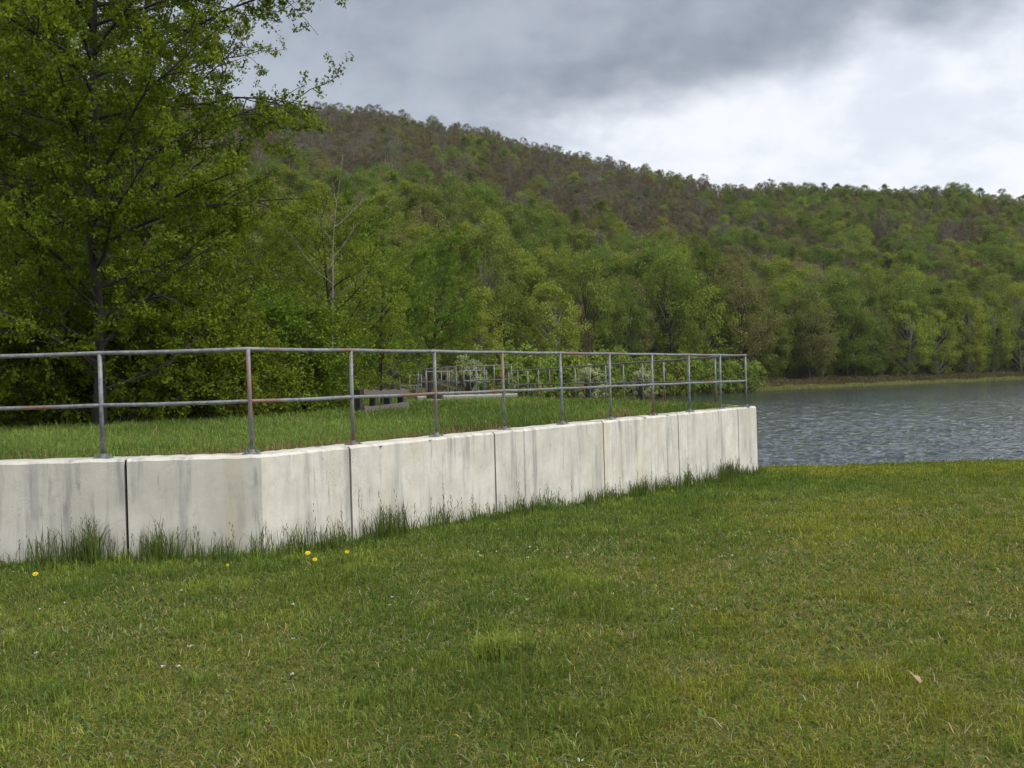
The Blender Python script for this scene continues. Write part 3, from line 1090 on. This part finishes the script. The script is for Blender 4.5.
M_dand = plain_mat('dandelion_petals', (0.62, 0.48, 0.01), (0.75, 0.62, 0.02), 30)
M_stem = plain_mat('flower_stem', (0.10, 0.15, 0.03), (0.14, 0.18, 0.05), 30)
DAND = [(36, 580, 'single yellow dandelion in the lawn near the left end of the wall', 0.75),
        (308, 558, 'larger yellow dandelion of the pair below the bend in the wall', 0.85),
        (315, 565, 'lower yellow dandelion of the pair below the bend in the wall', 0.7),
        (347, 557, 'yellow dandelion under the wall joint just right of the pair', 0.65),
        (228, 571, 'tiny dull yellow dandelion between the lone one and the pair', 0.45)]
for px_, py_, lab, sc in DAND:
    x, y, z = lawn_hit(px_, py_ + 5)
    d = empty('dandelion', (x, y, z))
    tag(d, lab, 'flower')
    m = MB()
    m.tube([(0, 0, -0.02), (0.003, -0.004, 0.05), (0.004, -0.012, 0.095)], 0.0035, 6)
    m.build('stem', M_stem, d, True)
    m = MB()
    for ring, (nn, rr, zz) in enumerate(((18, 0.030, 0.002), (14, 0.022, 0.008), (9, 0.013, 0.012))):
        for k in range(nn):
            a = k * 2 * math.pi / nn + ring * 0.3
            c, s_ = math.cos(a), math.sin(a)
            r1, w1 = rr * sc, 0.005 * sc
            m.add([(-s_ * w1 * .4, c * w1 * .4, 0), (s_ * w1 * .4, -c * w1 * .4, 0), (c * r1 + s_ * w1, s_ * r1 - c * w1, zz + .004), (c * r1 - s_ * w1, s_ * r1 + c * w1, zz + .004)], [(0, 1, 2, 3)])
    h = m.build('flower_head', M_dand, d)
    h.location = (0.004, -0.012, 0.095)
    h.rotation_euler = (0.6, 0, 0)

# bright tuft and a curled dead leaf on the lawn
x, y, z = lawn_hit(497, 662)
n = 240
a, rr = rng.uniform(0, 2 * math.pi, n), np.abs(rng.normal(0, 0.06, n))
ct = lerp(np.tile(np.array((0.085, 0.125, 0.02)), (n, 1)), np.array((0.16, 0.19, 0.035)), rng.uniform(0, 1, n))
V, Q, T, C = blades(np.cos(a) * rr, np.sin(a) * rr, np.zeros(n), rng.uniform(0.12, 0.24, n), rng.uniform(0.005, 0.009, n), np.abs(rng.normal(0.7, 0.3, n)), rng, ct * 1.45)
tf = ob('grass_tuft', npmesh('grass_tuft', V, [Q, T], M_grass, False, {'col': ('FLOAT_COLOR', C)}), loc=(x, y, z))
tag(tf, 'bright yellow green tuft of long grass standing out in the lawn', 'grass tuft')
M_dead = plain_mat('dead_leaf', (0.30, 0.22, 0.12), (0.42, 0.32, 0.18), 40)
x, y, z = lawn_hit(920, 690)
m = MB()
for ang, ln, wdt, tilt in ((1.75, 0.075, 0.022, 0.8), (1.2, 0.06, 0.018, 0.5), (2.4, 0.085, 0.010, 1.1)):
    n = 7
    V = []
    for k in range(n):
        f = k / (n - 1)
        wv = wdt * math.sin(math.pi * (0.12 + 0.85 * f)) * 0.8 + 0.001
        c = (math.cos(ang) * ln * f, math.sin(ang) * ln * f * 0.5, 0.015 + tilt * ln * f - 0.02 * f * f)
        for s_ in (-1, 0, 1):
            V.append((c[0] - math.sin(ang) * wv * s_, c[1] + math.cos(ang) * wv * s_ * 0.6, c[2] + 0.008 * abs(s_)))
    m.add(V, [(k * 3 + j, k * 3 + j + 1, k * 3 + j + 4, k * 3 + j + 3) for k in range(n - 1) for j in (0, 1)])
dl_ = m.build('dead_leaf', M_dead)
dl_.location = (x, y, z + 0.02)
dl_.scale = (0.8, 0.8, 0.8)
tag(dl_, 'curled tan dead leaf lying upright in the grass', 'leaf')

# ------------------------------------------------------------------ trees
def leaf_quads(Pt, size, rng, up=0.35, asp=0.6, outward=None):
    """one folded leaf per point: V (n*4,3), quads"""
    n = len(Pt)
    d = rng.normal(0, 1, (n, 3))
    d[:, 2] -= 0.25
    d /= np.linalg.norm(d, axis=1)[:, None]
    nrm = rng.normal(0, 1, (n, 3))
    nrm[:, 2] += up * 3
    if outward is not None: nrm = outward * 1.5 + nrm * 0.42
    sd = np.cross(d, nrm)
    sd /= np.linalg.norm(sd, axis=1)[:, None] + 1e-9
    s = (size * rng.uniform(0.6, 1.35, n))[:, None]
    a = Pt - d * s * 0.5
    b = Pt + sd * s * asp * 0.5
    c = Pt + d * s * 0.5
    e = Pt - sd * s * asp * 0.5
    V = np.stack([a, b, c, e], 1).reshape(-1, 3)
    Q = np.arange(n * 4).reshape(n, 4)
    return V, Q


def polyline(rng, p, d, L, n, wander, up):
    P = [np.array(p, float)]
    d = np.array(d, float)
    d /= np.linalg.norm(d)
    for _ in range(n):
        d = d + rng.normal(0, wander, 3) + np.array((0, 0, up))
        d /= np.linalg.norm(d)
        P.append(P[-1] + d * L / n)
    return np.array(P)


def near_tree(seed, H, tr, limbs, llen, lmin, spread_up, n2, n3, leaves, lsize, lean=(0, 0), profile=None, forced=(), wood=True):
    """skeleton grown limb by limb, leaves scattered on the last twigs; returns (trunk MB, V, Q, v)"""
    rng = np.random.default_rng(seed)
    mb = MB()
    T = polyline(rng, (0, 0, -0.2), (lean[0], lean[1], 1), H, 12, 0.035, 0.03)
    rad = tr * (1 - np.linspace(0, 1, 13)) ** 0.8 + 0.015
    rad[0] *= 1.45
    mb.tube(T, rad, 9)
    twigs = []
    jobs = []
    for i in range(limbs):
        f = lmin + (1 - lmin) * ((i + rng.uniform(0, 1)) / limbs)
        f = min(f, 0.985)
        a = i * 2.4 + rng.normal(0, 0.4)
        L = llen * (profile(f) if profile else (1 - 0.6 * f)) * rng.uniform(0.75, 1.2)
        jobs.append((f, a, L, spread_up + 0.5 * f))
    jobs += list(forced)
    for f, a, L, su in jobs:
        p = np.array([np.interp(f * 12, np.arange(13), T[:, k]) for k in range(3)])
        r = np.interp(f * 12, np.arange(13), rad) * 0.5
        r = min(max(r, 0.012), 0.012 + 0.011 * L)
        B = polyline(rng, p, (math.cos(a), math.sin(a), su), L, 8, 0.11, 0.015)
        mb.tube(B, np.linspace(r, 0.008, 9), 6, False)
        for j in range(int(n2 * max(1, L))):
            g_ = rng.uniform(0.15, 1.0)
            q = np.array([np.interp(g_ * 8, np.arange(9), B[:, k]) for k in range(3)])
            dd_ = B[min(int(g_ * 8) + 1, 8)] - B[min(int(g_ * 8), 7)]
            dd_ = dd_ / (np.linalg.norm(dd_) + 1e-9) * 0.6 + rng.normal(0, 0.65, 3) * np.array((1, 1, 0.6))
            L2 = (0.5 + 0.35 * L * (1 - g_ * 0.6)) * rng.uniform(0.6, 1.1)
            B2 = polyline(rng, q, dd_, L2, 5, 0.16, 0.0)
            mb.tube(B2, np.linspace(max(0.006, r * 0.33), 0.004, 6), 4, False)
            for k2 in range(n3):
                g2 = rng.uniform(0.2, 1.0)
                q2 = np.array([np.interp(g2 * 5, np.arange(6), B2[:, k]) for k in range(3)])
                d2 = rng.normal(0, 1, 3) * np.array((1, 1, 0.55))
                twigs.append((q2, q2 + d2 / np.linalg.norm(d2) * rng.uniform(0.15, 0.55)))
    A = np.array([t[0] for t in twigs])
    Bv = np.array([t[1] for t in twigs])
    n = len(A) * leaves
    idx = np.repeat(np.arange(len(A)), leaves)
    f = rng.uniform(0, 1, n)[:, None]
    Pt = A[idx] + (Bv - A)[idx] * f + rng.normal(0, 0.045, (n, 3))
    Pt[:, 2] -= rng.uniform(0, 0.06, n)
    Pt = Pt[Pt[:, 2] > 0.1]
    V, Q = leaf_quads(Pt, lsize, rng)
    # a few real twigs
    for t0, t1 in twigs[::3]:
        mb.tube([t0, (t0 + t1) / 2, t1], 0.0035, 3, False)
    v = np.repeat(np.clip(0.55 * rng.uniform(0, 1, len(Pt)) + 0.45 * np.repeat(rng.uniform(0, 1, len(A)), leaves)[:len(Pt)], 0, 1), 4)
    return mb, V, Q, v


def make_near(name, spec, bark, leaf):
    mb, V, Q, v = spec
    return mb.mesh(name + '_trunk', bark, True), npmesh(name + '_crown', V, [Q], leaf, False, {'v': ('FLOAT', v)})


def place_near(name, meshes, x, y, z, rz, sc, label, cat='tree', group=None, parts=('trunk', 'crown')):
    r = empty(name, (x, y, z), rz)
    r.scale = sc if isinstance(sc, tuple) else (sc,) * 3
    tag(r, label, cat, group)
    ob(parts[0], meshes[0], r)
    ob(parts[1], meshes[1], r)
    return r


dome = lambda f: max(0.25, math.sin(math.pi * min(1, 0.22 + 0.72 * f)))
# two limbs that reach out over the platform to the right
MAPLE = make_near('maple', near_tree(3, 15.0, 0.085, 60, 3.75, 0.05, 0.30, 4.6, 4, 40, 0.072, profile=dome,
                  forced=((0.44, -0.05, 5.2, 0.42), (0.33, 0.1, 3.7, 0.36), (0.27, -0.3, 3.3, 0.25), (0.5, -0.25, 5.2, 0.3), (0.16, -1.5, 1.9, 0.5), (0.22, -1.2, 2.1, 0.5), (0.27, -1.8, 2.0, 0.45), (0.33, -1.45, 2.1, 0.45), (0.39, -1.75, 2.0, 0.4), (0.44, -1.3, 2.1, 0.4), (0.12, -1.9, 2.0, 0.5), (0.49, -1.6, 1.9, 0.35))), M_bark, L_maple)
MAPLE2 = make_near('maple_two', near_tree(8, 13.0, 0.11, 38, 3.8, 0.08, 0.25, 4.0, 4, 33, 0.076, lean=(0.12, 0.02), profile=dome), M_bark, L_maple)
YEL = make_near('yellow_tree', near_tree(5, 7.2, 0.09, 24, 2.9, 0.12, 0.40, 4.0, 6, 16, 0.08, profile=lambda f: 1.05 - 0.45 * f), M_bark, L_yel)
GRN = make_near('green_tree', near_tree(6, 9.0, 0.12, 28, 3.0, 0.10, 0.30, 4.2, 6, 16, 0.10, profile=dome), M_bark, L_bush)
BUSH = make_near('bush', near_tree(7, 2.6, 0.035, 26, 1.5, 0.02, 0.55, 6.5, 6, 14, 0.075, profile=lambda f: 1.1 - 0.5 * f), M_bark, L_bush)
BUSH2 = make_near('bush_two', near_tree(17, 2.2, 0.03, 22, 1.5, 0.02, 0.35, 6.5, 6, 14, 0.07, profile=lambda f: 1.1 - 0.4 * f), M_bark, L_maple)

ZB = 0.93
place_near('maple_tree', MAPLE, azx(98, 19.0), 19.0, ZB, 0.0, 1.0, 'tall dark maple nearest the railing with limbs reaching over the sky')
NEAR = [  # kind, column, depth, turn, scale, label
    (MAPLE2, 18, 21.0, 0.4, 1.0, 'leaning dark maple at the left edge with a crooked limb'),
    (MAPLE2, 140, 23.5, 2.0, 0.95, 'slender maple just behind and right of the tallest one'),
    (MAPLE2, -60, 24.0, 1.2, 1.05, 'leafy maple on the outer left flank of the grove'),
    (MAPLE2, 60, 27.5, 4.1, 1.1, 'maple between the tall dark one and the leaning one, farther back'),
    (GRN, 205, 26.0, 0.7, 0.58, 'round green tree at right foot of the tall maple grove'),
    (GRN, 150, 32.0, 2.7, 1.1, 'broad green tree behind the tall maple grove'),
    (GRN, 20, 33.0, 3.7, 1.35, 'deep green tree filling the back left of the grove'),
    (GRN, 268, 36.0, 4.4, 0.70, 'green tree behind and left of the small yellowish tree'),
    (YEL, 335, 29.5, 0.2, 0.80, 'yellowish green tree right behind the bare snag'),
    (YEL, 255, 30.0, 2.2, 0.74, 'pale yellowish tree between the grove and the bare snag'),
    (YEL, 382, 31.5, 4.0, 0.66, 'low rounded yellow green tree rising behind the wooden barrier'),
    (GRN, 395, 46.0, 1.9, 1.0, 'rounded fresh green tree rising right of the yellowish tree'),
    (GRN, 428, 62.0, 5.0, 1.12, 'last green tree at the right end of the near trees'),
    (GRN, 300, 52.0, 3.0, 0.85, 'green tree partly hidden behind the bare snag'),
]
for ms, px_, D_, rz_, sc_, lab in NEAR:
    nm = 'maple_tree' if ms is MAPLE2 else 'leafy_tree'
    place_near(nm, ms, azx(px_, D_), D_, ZB - 0.05, rz_, sc_, lab)
BUSHES = [(BUSH, -10, 19.5, 1.0, 'bush at the left edge under the leaning maple'), (BUSH2, 45, 20.0, 1.05, 'yellowish bush between the leaning maple and the tall maple'),
          (BUSH2, 130, 20.5, 1.0, 'light leafed bush right beside the tall maple trunk'), (BUSH, 178, 21.5, 1.1, 'dense bush behind the second visible railing bay'),
          (BUSH2, 222, 22.0, 1.0, 'bright bush behind the corner post of the railing'), (BUSH, 262, 24.0, 1.0, 'low bush behind the railing just right of its corner post'),
          (BUSH, 303, 24.5, 0.95, 'dark rounded bush left of the wooden barrier'), (BUSH, 100, 23.5, 1.25, 'tall bush in the shade behind the big maple'),
          (BUSH, 25, 25.0, 1.4, 'tall bush deep in shade at the back left'), (BUSH2, 330, 27.5, 0.8, 'small bush at the foot of the yellowish tree'),
          (BUSH2, 200, 27.0, 1.3, 'tall light bush behind the dense one in the grove'), (BUSH, -60, 22.0, 1.3, 'bush on the outer left edge of the grove')]
for i, (ms, px_, D_, sc_, lab) in enumerate(BUSHES):
    place_near('bush', ms, azx(px_, D_), D_, ZB - 0.05, i * 1.7, (sc_ * 1.1, sc_ * 1.1, sc_), lab, 'bush', parts=('stem', 'foliage'))

# bare snag
rs = np.random.default_rng(21)
m = MB()
T = polyline(rs, (0, 0, -0.1), (0.0, 0, 1), 9.2, 14, 0.035, 0.02)
m.tube(T, np.linspace(0.036, 0.006, 15), 8)
for f, a, L, su in ((0.60, 0.15, 3.0, 1.6), (0.50, 3.3, 2.3, 1.1), (0.72, 0.6, 1.5, 1.3), (0.82, 2.7, 0.8, 1.5), (0.44, 0.0, 1.7, 1.0), (0.66, 4.4, 1.0, 1.2)):
    p = np.array([np.interp(f * 14, np.arange(15), T[:, k]) for k in range(3)])
    B = polyline(rs, p, (math.cos(a), math.sin(a), su), L, 7, 0.16, 0.08)
    m.tube(B, np.linspace(0.018, 0.005, 8), 6, False)
    for j in range(5):
        g_ = rs.uniform(0.3, 1)
        q = np.array([np.interp(g_ * 7, np.arange(8), B[:, k]) for k in range(3)])
        m.tube(polyline(rs, q, rs.normal(0, 0.6, 3) + np.array((math.cos(a) * .3, 0, 0.6)), rs.uniform(0.2, 0.6), 4, 0.12, 0.05), np.linspace(0.006, 0.003, 5), 4, False)
sn = m.build('dead_tree', M_snag, None, True)
sn.location = (azx(328, 27.0), 27.0, ZB)
sn.scale = (1, 1, 0.76)
tag(sn, 'thin leafless dead tree sticking up above the yellowish trees', 'dead tree')


# far trees: trunk, limbs and clumps of foliage
def far_tree(seed, H, cw, ch0, clumps, per, card, mats_, shape='round', twiggy=False):
    rng = np.random.default_rng(seed)
    mb = MB()
    T = polyline(rng, (0, 0, -1.5), (0, 0, 1), H * 0.9, 7, 0.035, 0.02)
    mb.tube(T, np.linspace(0.20 * H / 16, 0.04, 8), 6)
    C = []
    cz = ch0 + (H - ch0) * 0.45
    while len(C) < clumps:
        f = rng.uniform(0, 1)
        if shape == 'round': rmax = math.sqrt(max(0.02, 1 - ((f - 0.42) / (0.58 if f > 0.42 else 0.5)) ** 2))
        elif shape == 'cone': rmax = 1 - f * 0.95
        elif shape == 'vase': rmax = math.sqrt(max(0.02, 1 - ((f - 0.62) / (0.38 if f > 0.62 else 0.75)) ** 2))
        a, rr = rng.uniform(0, 2 * math.pi), rng.uniform(0.35, 1) ** 0.5 * rmax
        lob = 1 + 0.16 * math.sin(3 * a + seed) + 0.10 * math.sin(5 * a + 2 * seed)
        c = np.array((math.cos(a) * rr * lob * cw / 2, math.sin(a) * rr * lob * cw / 2, ch0 + f * (H - ch0)))
        c += rng.normal(0, 0.22, 3)
        C.append(c)
        if len(C) % 2 == 0:
            fz = np.clip((c[2] * 0.72) / (H * 0.9), 0.1, 0.95)
            p = np.array([np.interp(fz * 7, np.arange(8), T[:, k]) for k in range(3)])
            mid = (p + c) / 2 + rng.normal(0, 0.25, 3)
            mb.tube([p, mid, c], [0.06, 0.04, 0.02], 4, False)
    C = np.array(C)
    sig = cw * rng.uniform(0.055, 0.10, clumps)
    idx = np.repeat(np.arange(clumps), per)
    off = rng.normal(0, 1, (len(idx), 3))
    off = off / np.linalg.norm(off, axis=1)[:, None] * (rng.uniform(0, 1, (len(idx), 1)) ** 0.4 * 1.7)
    off = off * sig[idx][:, None] * np.array((1, 1, 0.75))
    Pt = C[idx] + off
    if twiggy:
        V, Q = leaf_quads(Pt, card * 2.4, rng, 0.0, 0.10)
    else:
        V, Q = leaf_quads(Pt, card, rng, 0.25, 0.75, off / sig[idx][:, None] * 0.7 + (Pt - np.array((0, 0, cz))) / (cw * 0.5) + np.array((0, 0, 0.55)))
    cl = rng.uniform(0, 1, clumps)
    v = np.repeat(np.clip(0.7 * cl[idx] + 0.3 * rng.uniform(0, 1, len(idx)), 0, 1), 4)
    tq = np.vstack(mb.Q)
    tt = np.vstack(mb.T)
    TV = np.vstack(mb.V)
    Vall = np.vstack([TV, V])
    Qall = np.vstack([tq, Q + len(TV)])
    mi = np.concatenate([np.zeros(len(tq)), np.ones(len(Q)), np.zeros(len(tt))])
    va = np.concatenate([np.zeros(len(TV)), v])
    return npmesh('far_tree', Vall, [Qall, tt], mats_, False, {'v': ('FLOAT', va)}, mi)


KINDS = {
    'mid': [far_tree(31, 15, 9.6, 2.5, 94, 119, 0.25, [M_bark, L_mid]), far_tree(32, 17, 8.4, 3.5, 94, 119, 0.25, [M_barkg, L_mid], 'vase')],
    'bright': [far_tree(33, 14, 9.0, 2.0, 89, 119, 0.25, [M_barkg, L_bright]), far_tree(34, 16, 7.8, 3.0, 89, 114, 0.25, [M_bark, L_bright], 'vase')],
    'dark': [far_tree(35, 16, 8.4, 1.5, 99, 124, 0.25, [M_bark, L_dark]), far_tree(36, 17, 7.2, 1.5, 108, 114, 0.22, [M_bark, L_dark], 'cone')],
    'olive': [far_tree(37, 15, 9.6, 3.0, 81, 104, 0.24, [M_barkg, L_olive], 'vase'), far_tree(38, 14, 9.0, 3.0, 81, 104, 0.24, [M_bark, L_olive])],
    'brown': [far_tree(39, 14, 9.0, 3.0, 75, 104, 0.21, [M_barkg, L_brown], 'vase'), far_tree(40, 15, 8.4, 3.5, 75, 98, 0.21, [M_barkg, L_brown])],
    'bare': [far_tree(41, 15, 9.0, 3.5, 81, 104, 0.25, [M_barkg, L_bare], 'vase', True), far_tree(42, 16, 8.4, 4.0, 81, 104, 0.25, [M_barkg, L_bare], 'round', True)],
}
KN = list(KINDS)
rf = np.random.default_rng(77)
trees = []
D_ = 0
row = 0
# rows of trees following the shore and climbing the hill
off = 3.0
while off < 520:
    sp = 6.2 + 1.5 * min(1, off / 160)
    for px0 in np.arange(-120, 1160, 1):
        pass
    s_mid = np.interp(512, PX, SH) + off
    px = -150.0 + rf.uniform(0, 20)
    while px < 1170:
        d = np.interp(px, PX, SH) + 7 + off + rf.normal(0, sp * 0.28)
        step = sp / d * F
        rd = np.interp(px, RX, RD)
        if d < rd + 25:
            trees.append((px + rf.normal(0, step * 0.22), d))
        px += step * rf.uniform(0.85, 1.15) * (0.52 if d > rd - 70 else 1)
    off += sp * 0.95
trees = np.array(trees)
tp, td = trees[:, 0], trees[:, 1]
sx_, rx_ = np.interp(tp, PX, SH), np.interp(tp, RX, RD)
frac = np.clip((td - sx_) / (rx_ - sx_), 0, 1)
zz_ = terrain(tp, td)
nz1 = fbm(tp * 0.012, td * 0.016, 51, 3)
nz2 = fbm(tp * 0.03, td * 0.03, 57, 2)
kind = []
for p, f, a, b in zip(tp, frac, nz1, nz2):
    browns = np.clip(sstep(f, 0.30, 0.68) * (1.0 - 0.72 * sstep(p, 640, 880)) + (a - 0.5) * 1.5, 0, 1)
    if f < 0.13: browns *= 0.1
    pr = {'mid': 0.34 * (1 - browns) + 0.03, 'bright': (0.28 + 0.5 * max(0, b - 0.5)) * (1 - browns) + 0.05, 'dark': 0.11 * (1 - browns) + 0.02,
          'olive': 0.12 + 0.30 * browns, 'brown': 0.02 + 0.44 * browns, 'bare': 0.035 + 0.20 * browns}
    q = np.array([max(pr[k], 0) for k in KN])
    kind.append(rf.choice(len(KN), p=q / q.sum()))
kind = np.array(kind)
scale = rf.uniform(0.85, 1.28, len(tp)) * np.where(frac < 0.06, 1.08, 1.0) * np.where(td > rx_ - 70, 0.58, np.where(frac > 0.6, 0.92, 1))
scale = scale * np.clip(td / 175.0, 0.62, 1.0)      # younger growth on the low ground left of the lake
rotz = rf.uniform(0, 2 * math.pi, len(tp))
var = rf.integers(0, 2, len(tp))
ROUND = {'mid': 0, 'bright': 0, 'dark': 0, 'olive': 1, 'brown': 1, 'bare': 1}
var = np.where((frac > 0.45) | (frac < 0.08), [ROUND[KN[k]] for k in kind], var)
inview = (tp > 425) & (tp < 1035)
order = np.argsort(np.where(inview, td, 1e6))
single = set(order[:245].tolist())
ADJ = {'mid': 'mid green leafy', 'bright': 'bright yellow green leafy', 'dark': 'dark green leafy', 'olive': 'olive tinged thinly leafed', 'brown': 'red brown budding', 'bare': 'grey leafless'}
NAME = {'mid': 'leafy_tree', 'bright': 'leafy_tree', 'dark': 'leafy_tree', 'olive': 'leafy_tree', 'brown': 'budding_tree', 'bare': 'bare_tree'}
for i in single:
    k = KN[kind[i]]
    r_ = td[i] - sx_[i]
    zone = 'along the shore' if r_ < 12.5 else ('behind the shore trees' if r_ < 24 else 'on the lowest slope')
    col_ = 'left of the lake' if tp[i] < 560 else ('behind the railing end' if tp[i] < 745 else ('across the nearer water' if tp[i] < 890 else 'across the farther water'))
    lab = f'{ADJ[k]} tree {zone}, {col_}'
    o = ob(NAME[k], KINDS[k][var[i]], None, (azx(tp[i], td[i]), td[i], zz_[i]))
    o.rotation_euler = (0, 0, rotz[i])
    o.scale = (scale[i] * rf.uniform(0.85, 1.08), scale[i] * rf.uniform(0.85, 1.08), scale[i] * rf.uniform(1.0, 1.3))
    tag(o, lab, 'tree', lab.replace(' tree ', ' trees ', 1))


# the rest of the hillside wood: one object that scatters the same crowns over points
def scatter(name, pos, kinds_, vars_, sc, rz, sources):
    me = bpy.data.meshes.new(name)
    me.vertices.add(len(pos))
    me.vertices.foreach_set('co', np.asarray(pos, np.float32).ravel())
    for an, ty, data in (('kind', 'INT', kinds_ * 2 + vars_), ('sc', 'FLOAT', sc), ('rz', 'FLOAT', rz)):
        a = me.attributes.new(an, ty, 'POINT')
        a.data.foreach_set('value', np.asarray(data, np.int32 if ty == 'INT' else np.float32))
    o = ob(name, me)
    ng = bpy.data.node_groups.new(name, 'GeometryNodeTree')
    ng.interface.new_socket('Geometry', in_out='INPUT', socket_type='NodeSocketGeometry')
    ng.interface.new_socket('Geometry', in_out='OUTPUT', socket_type='NodeSocketGeometry')
    N, Lk = ng.nodes.new, ng.links.new
    gi, go_ = N('NodeGroupInput'), N('NodeGroupOutput')
    m2p = N('GeometryNodeMeshToPoints')
    Lk(gi.outputs[0], m2p.inputs[0])
    def named(nm, ty):
        a = N('GeometryNodeInputNamedAttribute')
        a.data_type = ty
        a.inputs[0].default_value = nm
        return a.outputs[0]
    jn = N('GeometryNodeJoinGeometry')
    kd, scn, rzn = named('kind', 'INT'), named('sc', 'FLOAT'), named('rz', 'FLOAT')
    cx = N('ShaderNodeCombineXYZ')
    Lk(rzn, cx.inputs[2])
    cs_ = N('ShaderNodeCombineXYZ')
    for q in range(3): Lk(scn, cs_.inputs[q])
    e2r = N('FunctionNodeEulerToRotation')
    Lk(cx.outputs[0], e2r.inputs[0])
    for idx, src in sources.items():
        oi = N('GeometryNodeObjectInfo')
        oi.transform_space = 'ORIGINAL'
        oi.inputs['Object'].default_value = src
        oi.inputs['As Instance'].default_value = False
        cmp_ = N('FunctionNodeCompare')
        cmp_.data_type = 'INT'
        cmp_.operation = 'EQUAL'
        Lk(kd, cmp_.inputs[2])
        cmp_.inputs[3].default_value = idx
        ip = N('GeometryNodeInstanceOnPoints')
        Lk(m2p.outputs[0], ip.inputs['Points'])
        Lk(cmp_.outputs[0], ip.inputs['Selection'])
        Lk(oi.outputs['Geometry'], ip.inputs['Instance'])
        Lk(e2r.outputs[0], ip.inputs['Rotation'])
        Lk(cs_.outputs[0], ip.inputs['Scale'])
        Lk(ip.outputs[0], jn.inputs[0])
    Lk(jn.outputs[0], go_.inputs[0])
    md = o.modifiers.new('scatter', 'NODES')
    md.node_group = ng
    return o


src = {}
for o in list(COL.objects):
    if o.type == 'MESH' and not o.parent:
        for ki, k in enumerate(KN):
            for vi in (0, 1):
                if o.data == KINDS[k][vi] and (ki * 2 + vi) not in src:
                    src[ki * 2 + vi] = o
rest = np.array([i for i in range(len(tp)) if i not in single and tp[i] > -140])
rest = np.array([i for i in rest if (kind[i] * 2 + var[i]) in src])
pos = np.stack([azx(tp[rest], td[rest]), td[rest], zz_[rest]], -1)
fo = scatter('hillside_forest', pos, kind[rest], var[rest], scale[rest], rotz[rest], src)
tag(fo, 'spring forest of green, brown and bare crowns covering the hillside', 'forest', kind='stuff')
print('forest trees', len(tp), 'rest', len(rest), 'sources', len(src))

# shrubs along the far bank
WIL = far_tree(61, 3.4, 5.2, 0.2, 46, 46, 0.28, [M_bark, L_will])
PAL = far_tree(62, 3.0, 2.4, 0.4, 40, 60, 0.13, [M_bark, L_pale])
wl = [(p_, '') for p_ in (500, 516, 530, 545, 560, 573, 587, 600, 614, 628, 641, 655, 668, 682, 695, 708, 721, 733, 744)]
for i, (p, _) in enumerate(wl):
    d = np.interp(p, PX, SH) - 1.0 + rf.normal(0, 1.2)
    o = ob('willow_bush', WIL, None, (azx(p, d), d, float(terrain(np.array([p]), np.array([d + 6]))[0]) - 0.3))
    o.rotation_euler = (0, 0, i * 1.3)
    s_ = rf.uniform(1.0, 1.35)
    o.scale = (s_, s_, s_ * rf.uniform(1.1, 1.5))
    tag(o, 'rounded light green willow bush on the bank behind the lakeside railing', 'bush', 'willow bushes behind the lakeside railing')
for p, d, s_, lab in ((466, 58.0, 0.72, 'cream blossoming shrub beyond the spillway railings'), (590, 112.0, 1.25, 'pale silvery shrub among the willows behind the railing, left of its twin'), (643, 118.0, 1.1, 'pale silvery shrub among the willows behind the railing, right of its twin')):
    o = ob('pale_shrub', PAL, None, (azx(p, d), d, 0.75 if d < 90 else -0.9))
    o.scale = (s_, s_, s_)
    o.rotation_euler = (0, 0, d)
    tag(o, lab, 'shrub')

# brown marsh shrubs and the pale grassy edge of the far shore
n = 46000
p = rf.uniform(425, 1130, n)
sb = np.interp(p, PX, SH)
d = sb + rf.uniform(0.5, 9.5, n)
x = azx(p, d)
hgt = (0.7 + 1.5 * fbm(p * 0.06, d * 0.3, 66, 3)) * sstep(d - sb, 0.0, 3.5)
z = -1.15 + 0.05 * (d - sb) + rf.uniform(0, 1, n) ** 0.8 * hgt
Pt = np.stack([x, d, z], -1)
V, Q = leaf_quads(Pt, 0.32, rf, 0.0, 0.35)
me = npmesh('marsh_shrubs', V, [Q], L_marsh, False, {'v': ('FLOAT', np.repeat(np.clip(fbm(p * 0.05, d * 0.2, 67, 2) + rf.normal(0, 0.2, n), 0, 1), 4))})
tag(ob('marsh_shrubs', me), 'low red brown marsh shrubs along the far shore', 'shrubs', kind='stuff')
n = 60000
p = rf.uniform(425, 1130, n)
sb = np.interp(p, PX, SH)
d = sb + rf.uniform(-2.5, 7.0, n) * (0.55 + 0.8 * fbm(p * 0.03, p * 0 + 3.3, 82, 3))
x = azx(p, d)
cg = lerp(np.tile(np.array((0.17, 0.20, 0.06)), (n, 1)), np.array((0.30, 0.29, 0.11)), rf.uniform(0, 1, n))
go = grass_obj('shore_sedge', [blades(x, d, np.full(n, ZW - 0.05), rf.uniform(0.3, 1.0, n) * (0.5 + 0.9 * fbm(p * 0.08, d * 0.2, 85, 2)), rf.uniform(0.05, 0.11, n), np.abs(rf.normal(0.3, 0.2, n)), rf, cg)])
tag(go, 'strip of pale green sedge at the edge of the far water', 'sedge', kind='stuff')

# ------------------------------------------------------------------ damp spring air
hz = MB()
hz.box((0, 0, 97.5), (1150, 1150, 102.5))
mh = bpy.data.materials.new('haze')
mh.use_nodes = True
th_ = NT(mh.node_tree)
pv = th_.n('ShaderNodeVolumePrincipled')
pv.inputs['Color'].default_value = (0.88, 0.9, 0.95, 1)
pv.inputs['Density'].default_value = 0.00006
pv.inputs['Anisotropy'].default_value = 0.2
om = th_.n('ShaderNodeOutputMaterial')
th_.put(om.inputs['Volume'], pv.outputs[0])
tag(hz.build('haze', mh), 'thin grey haze in the damp air over the lake', 'haze', kind='stuff')
S.cycles.volume_bounces = 0
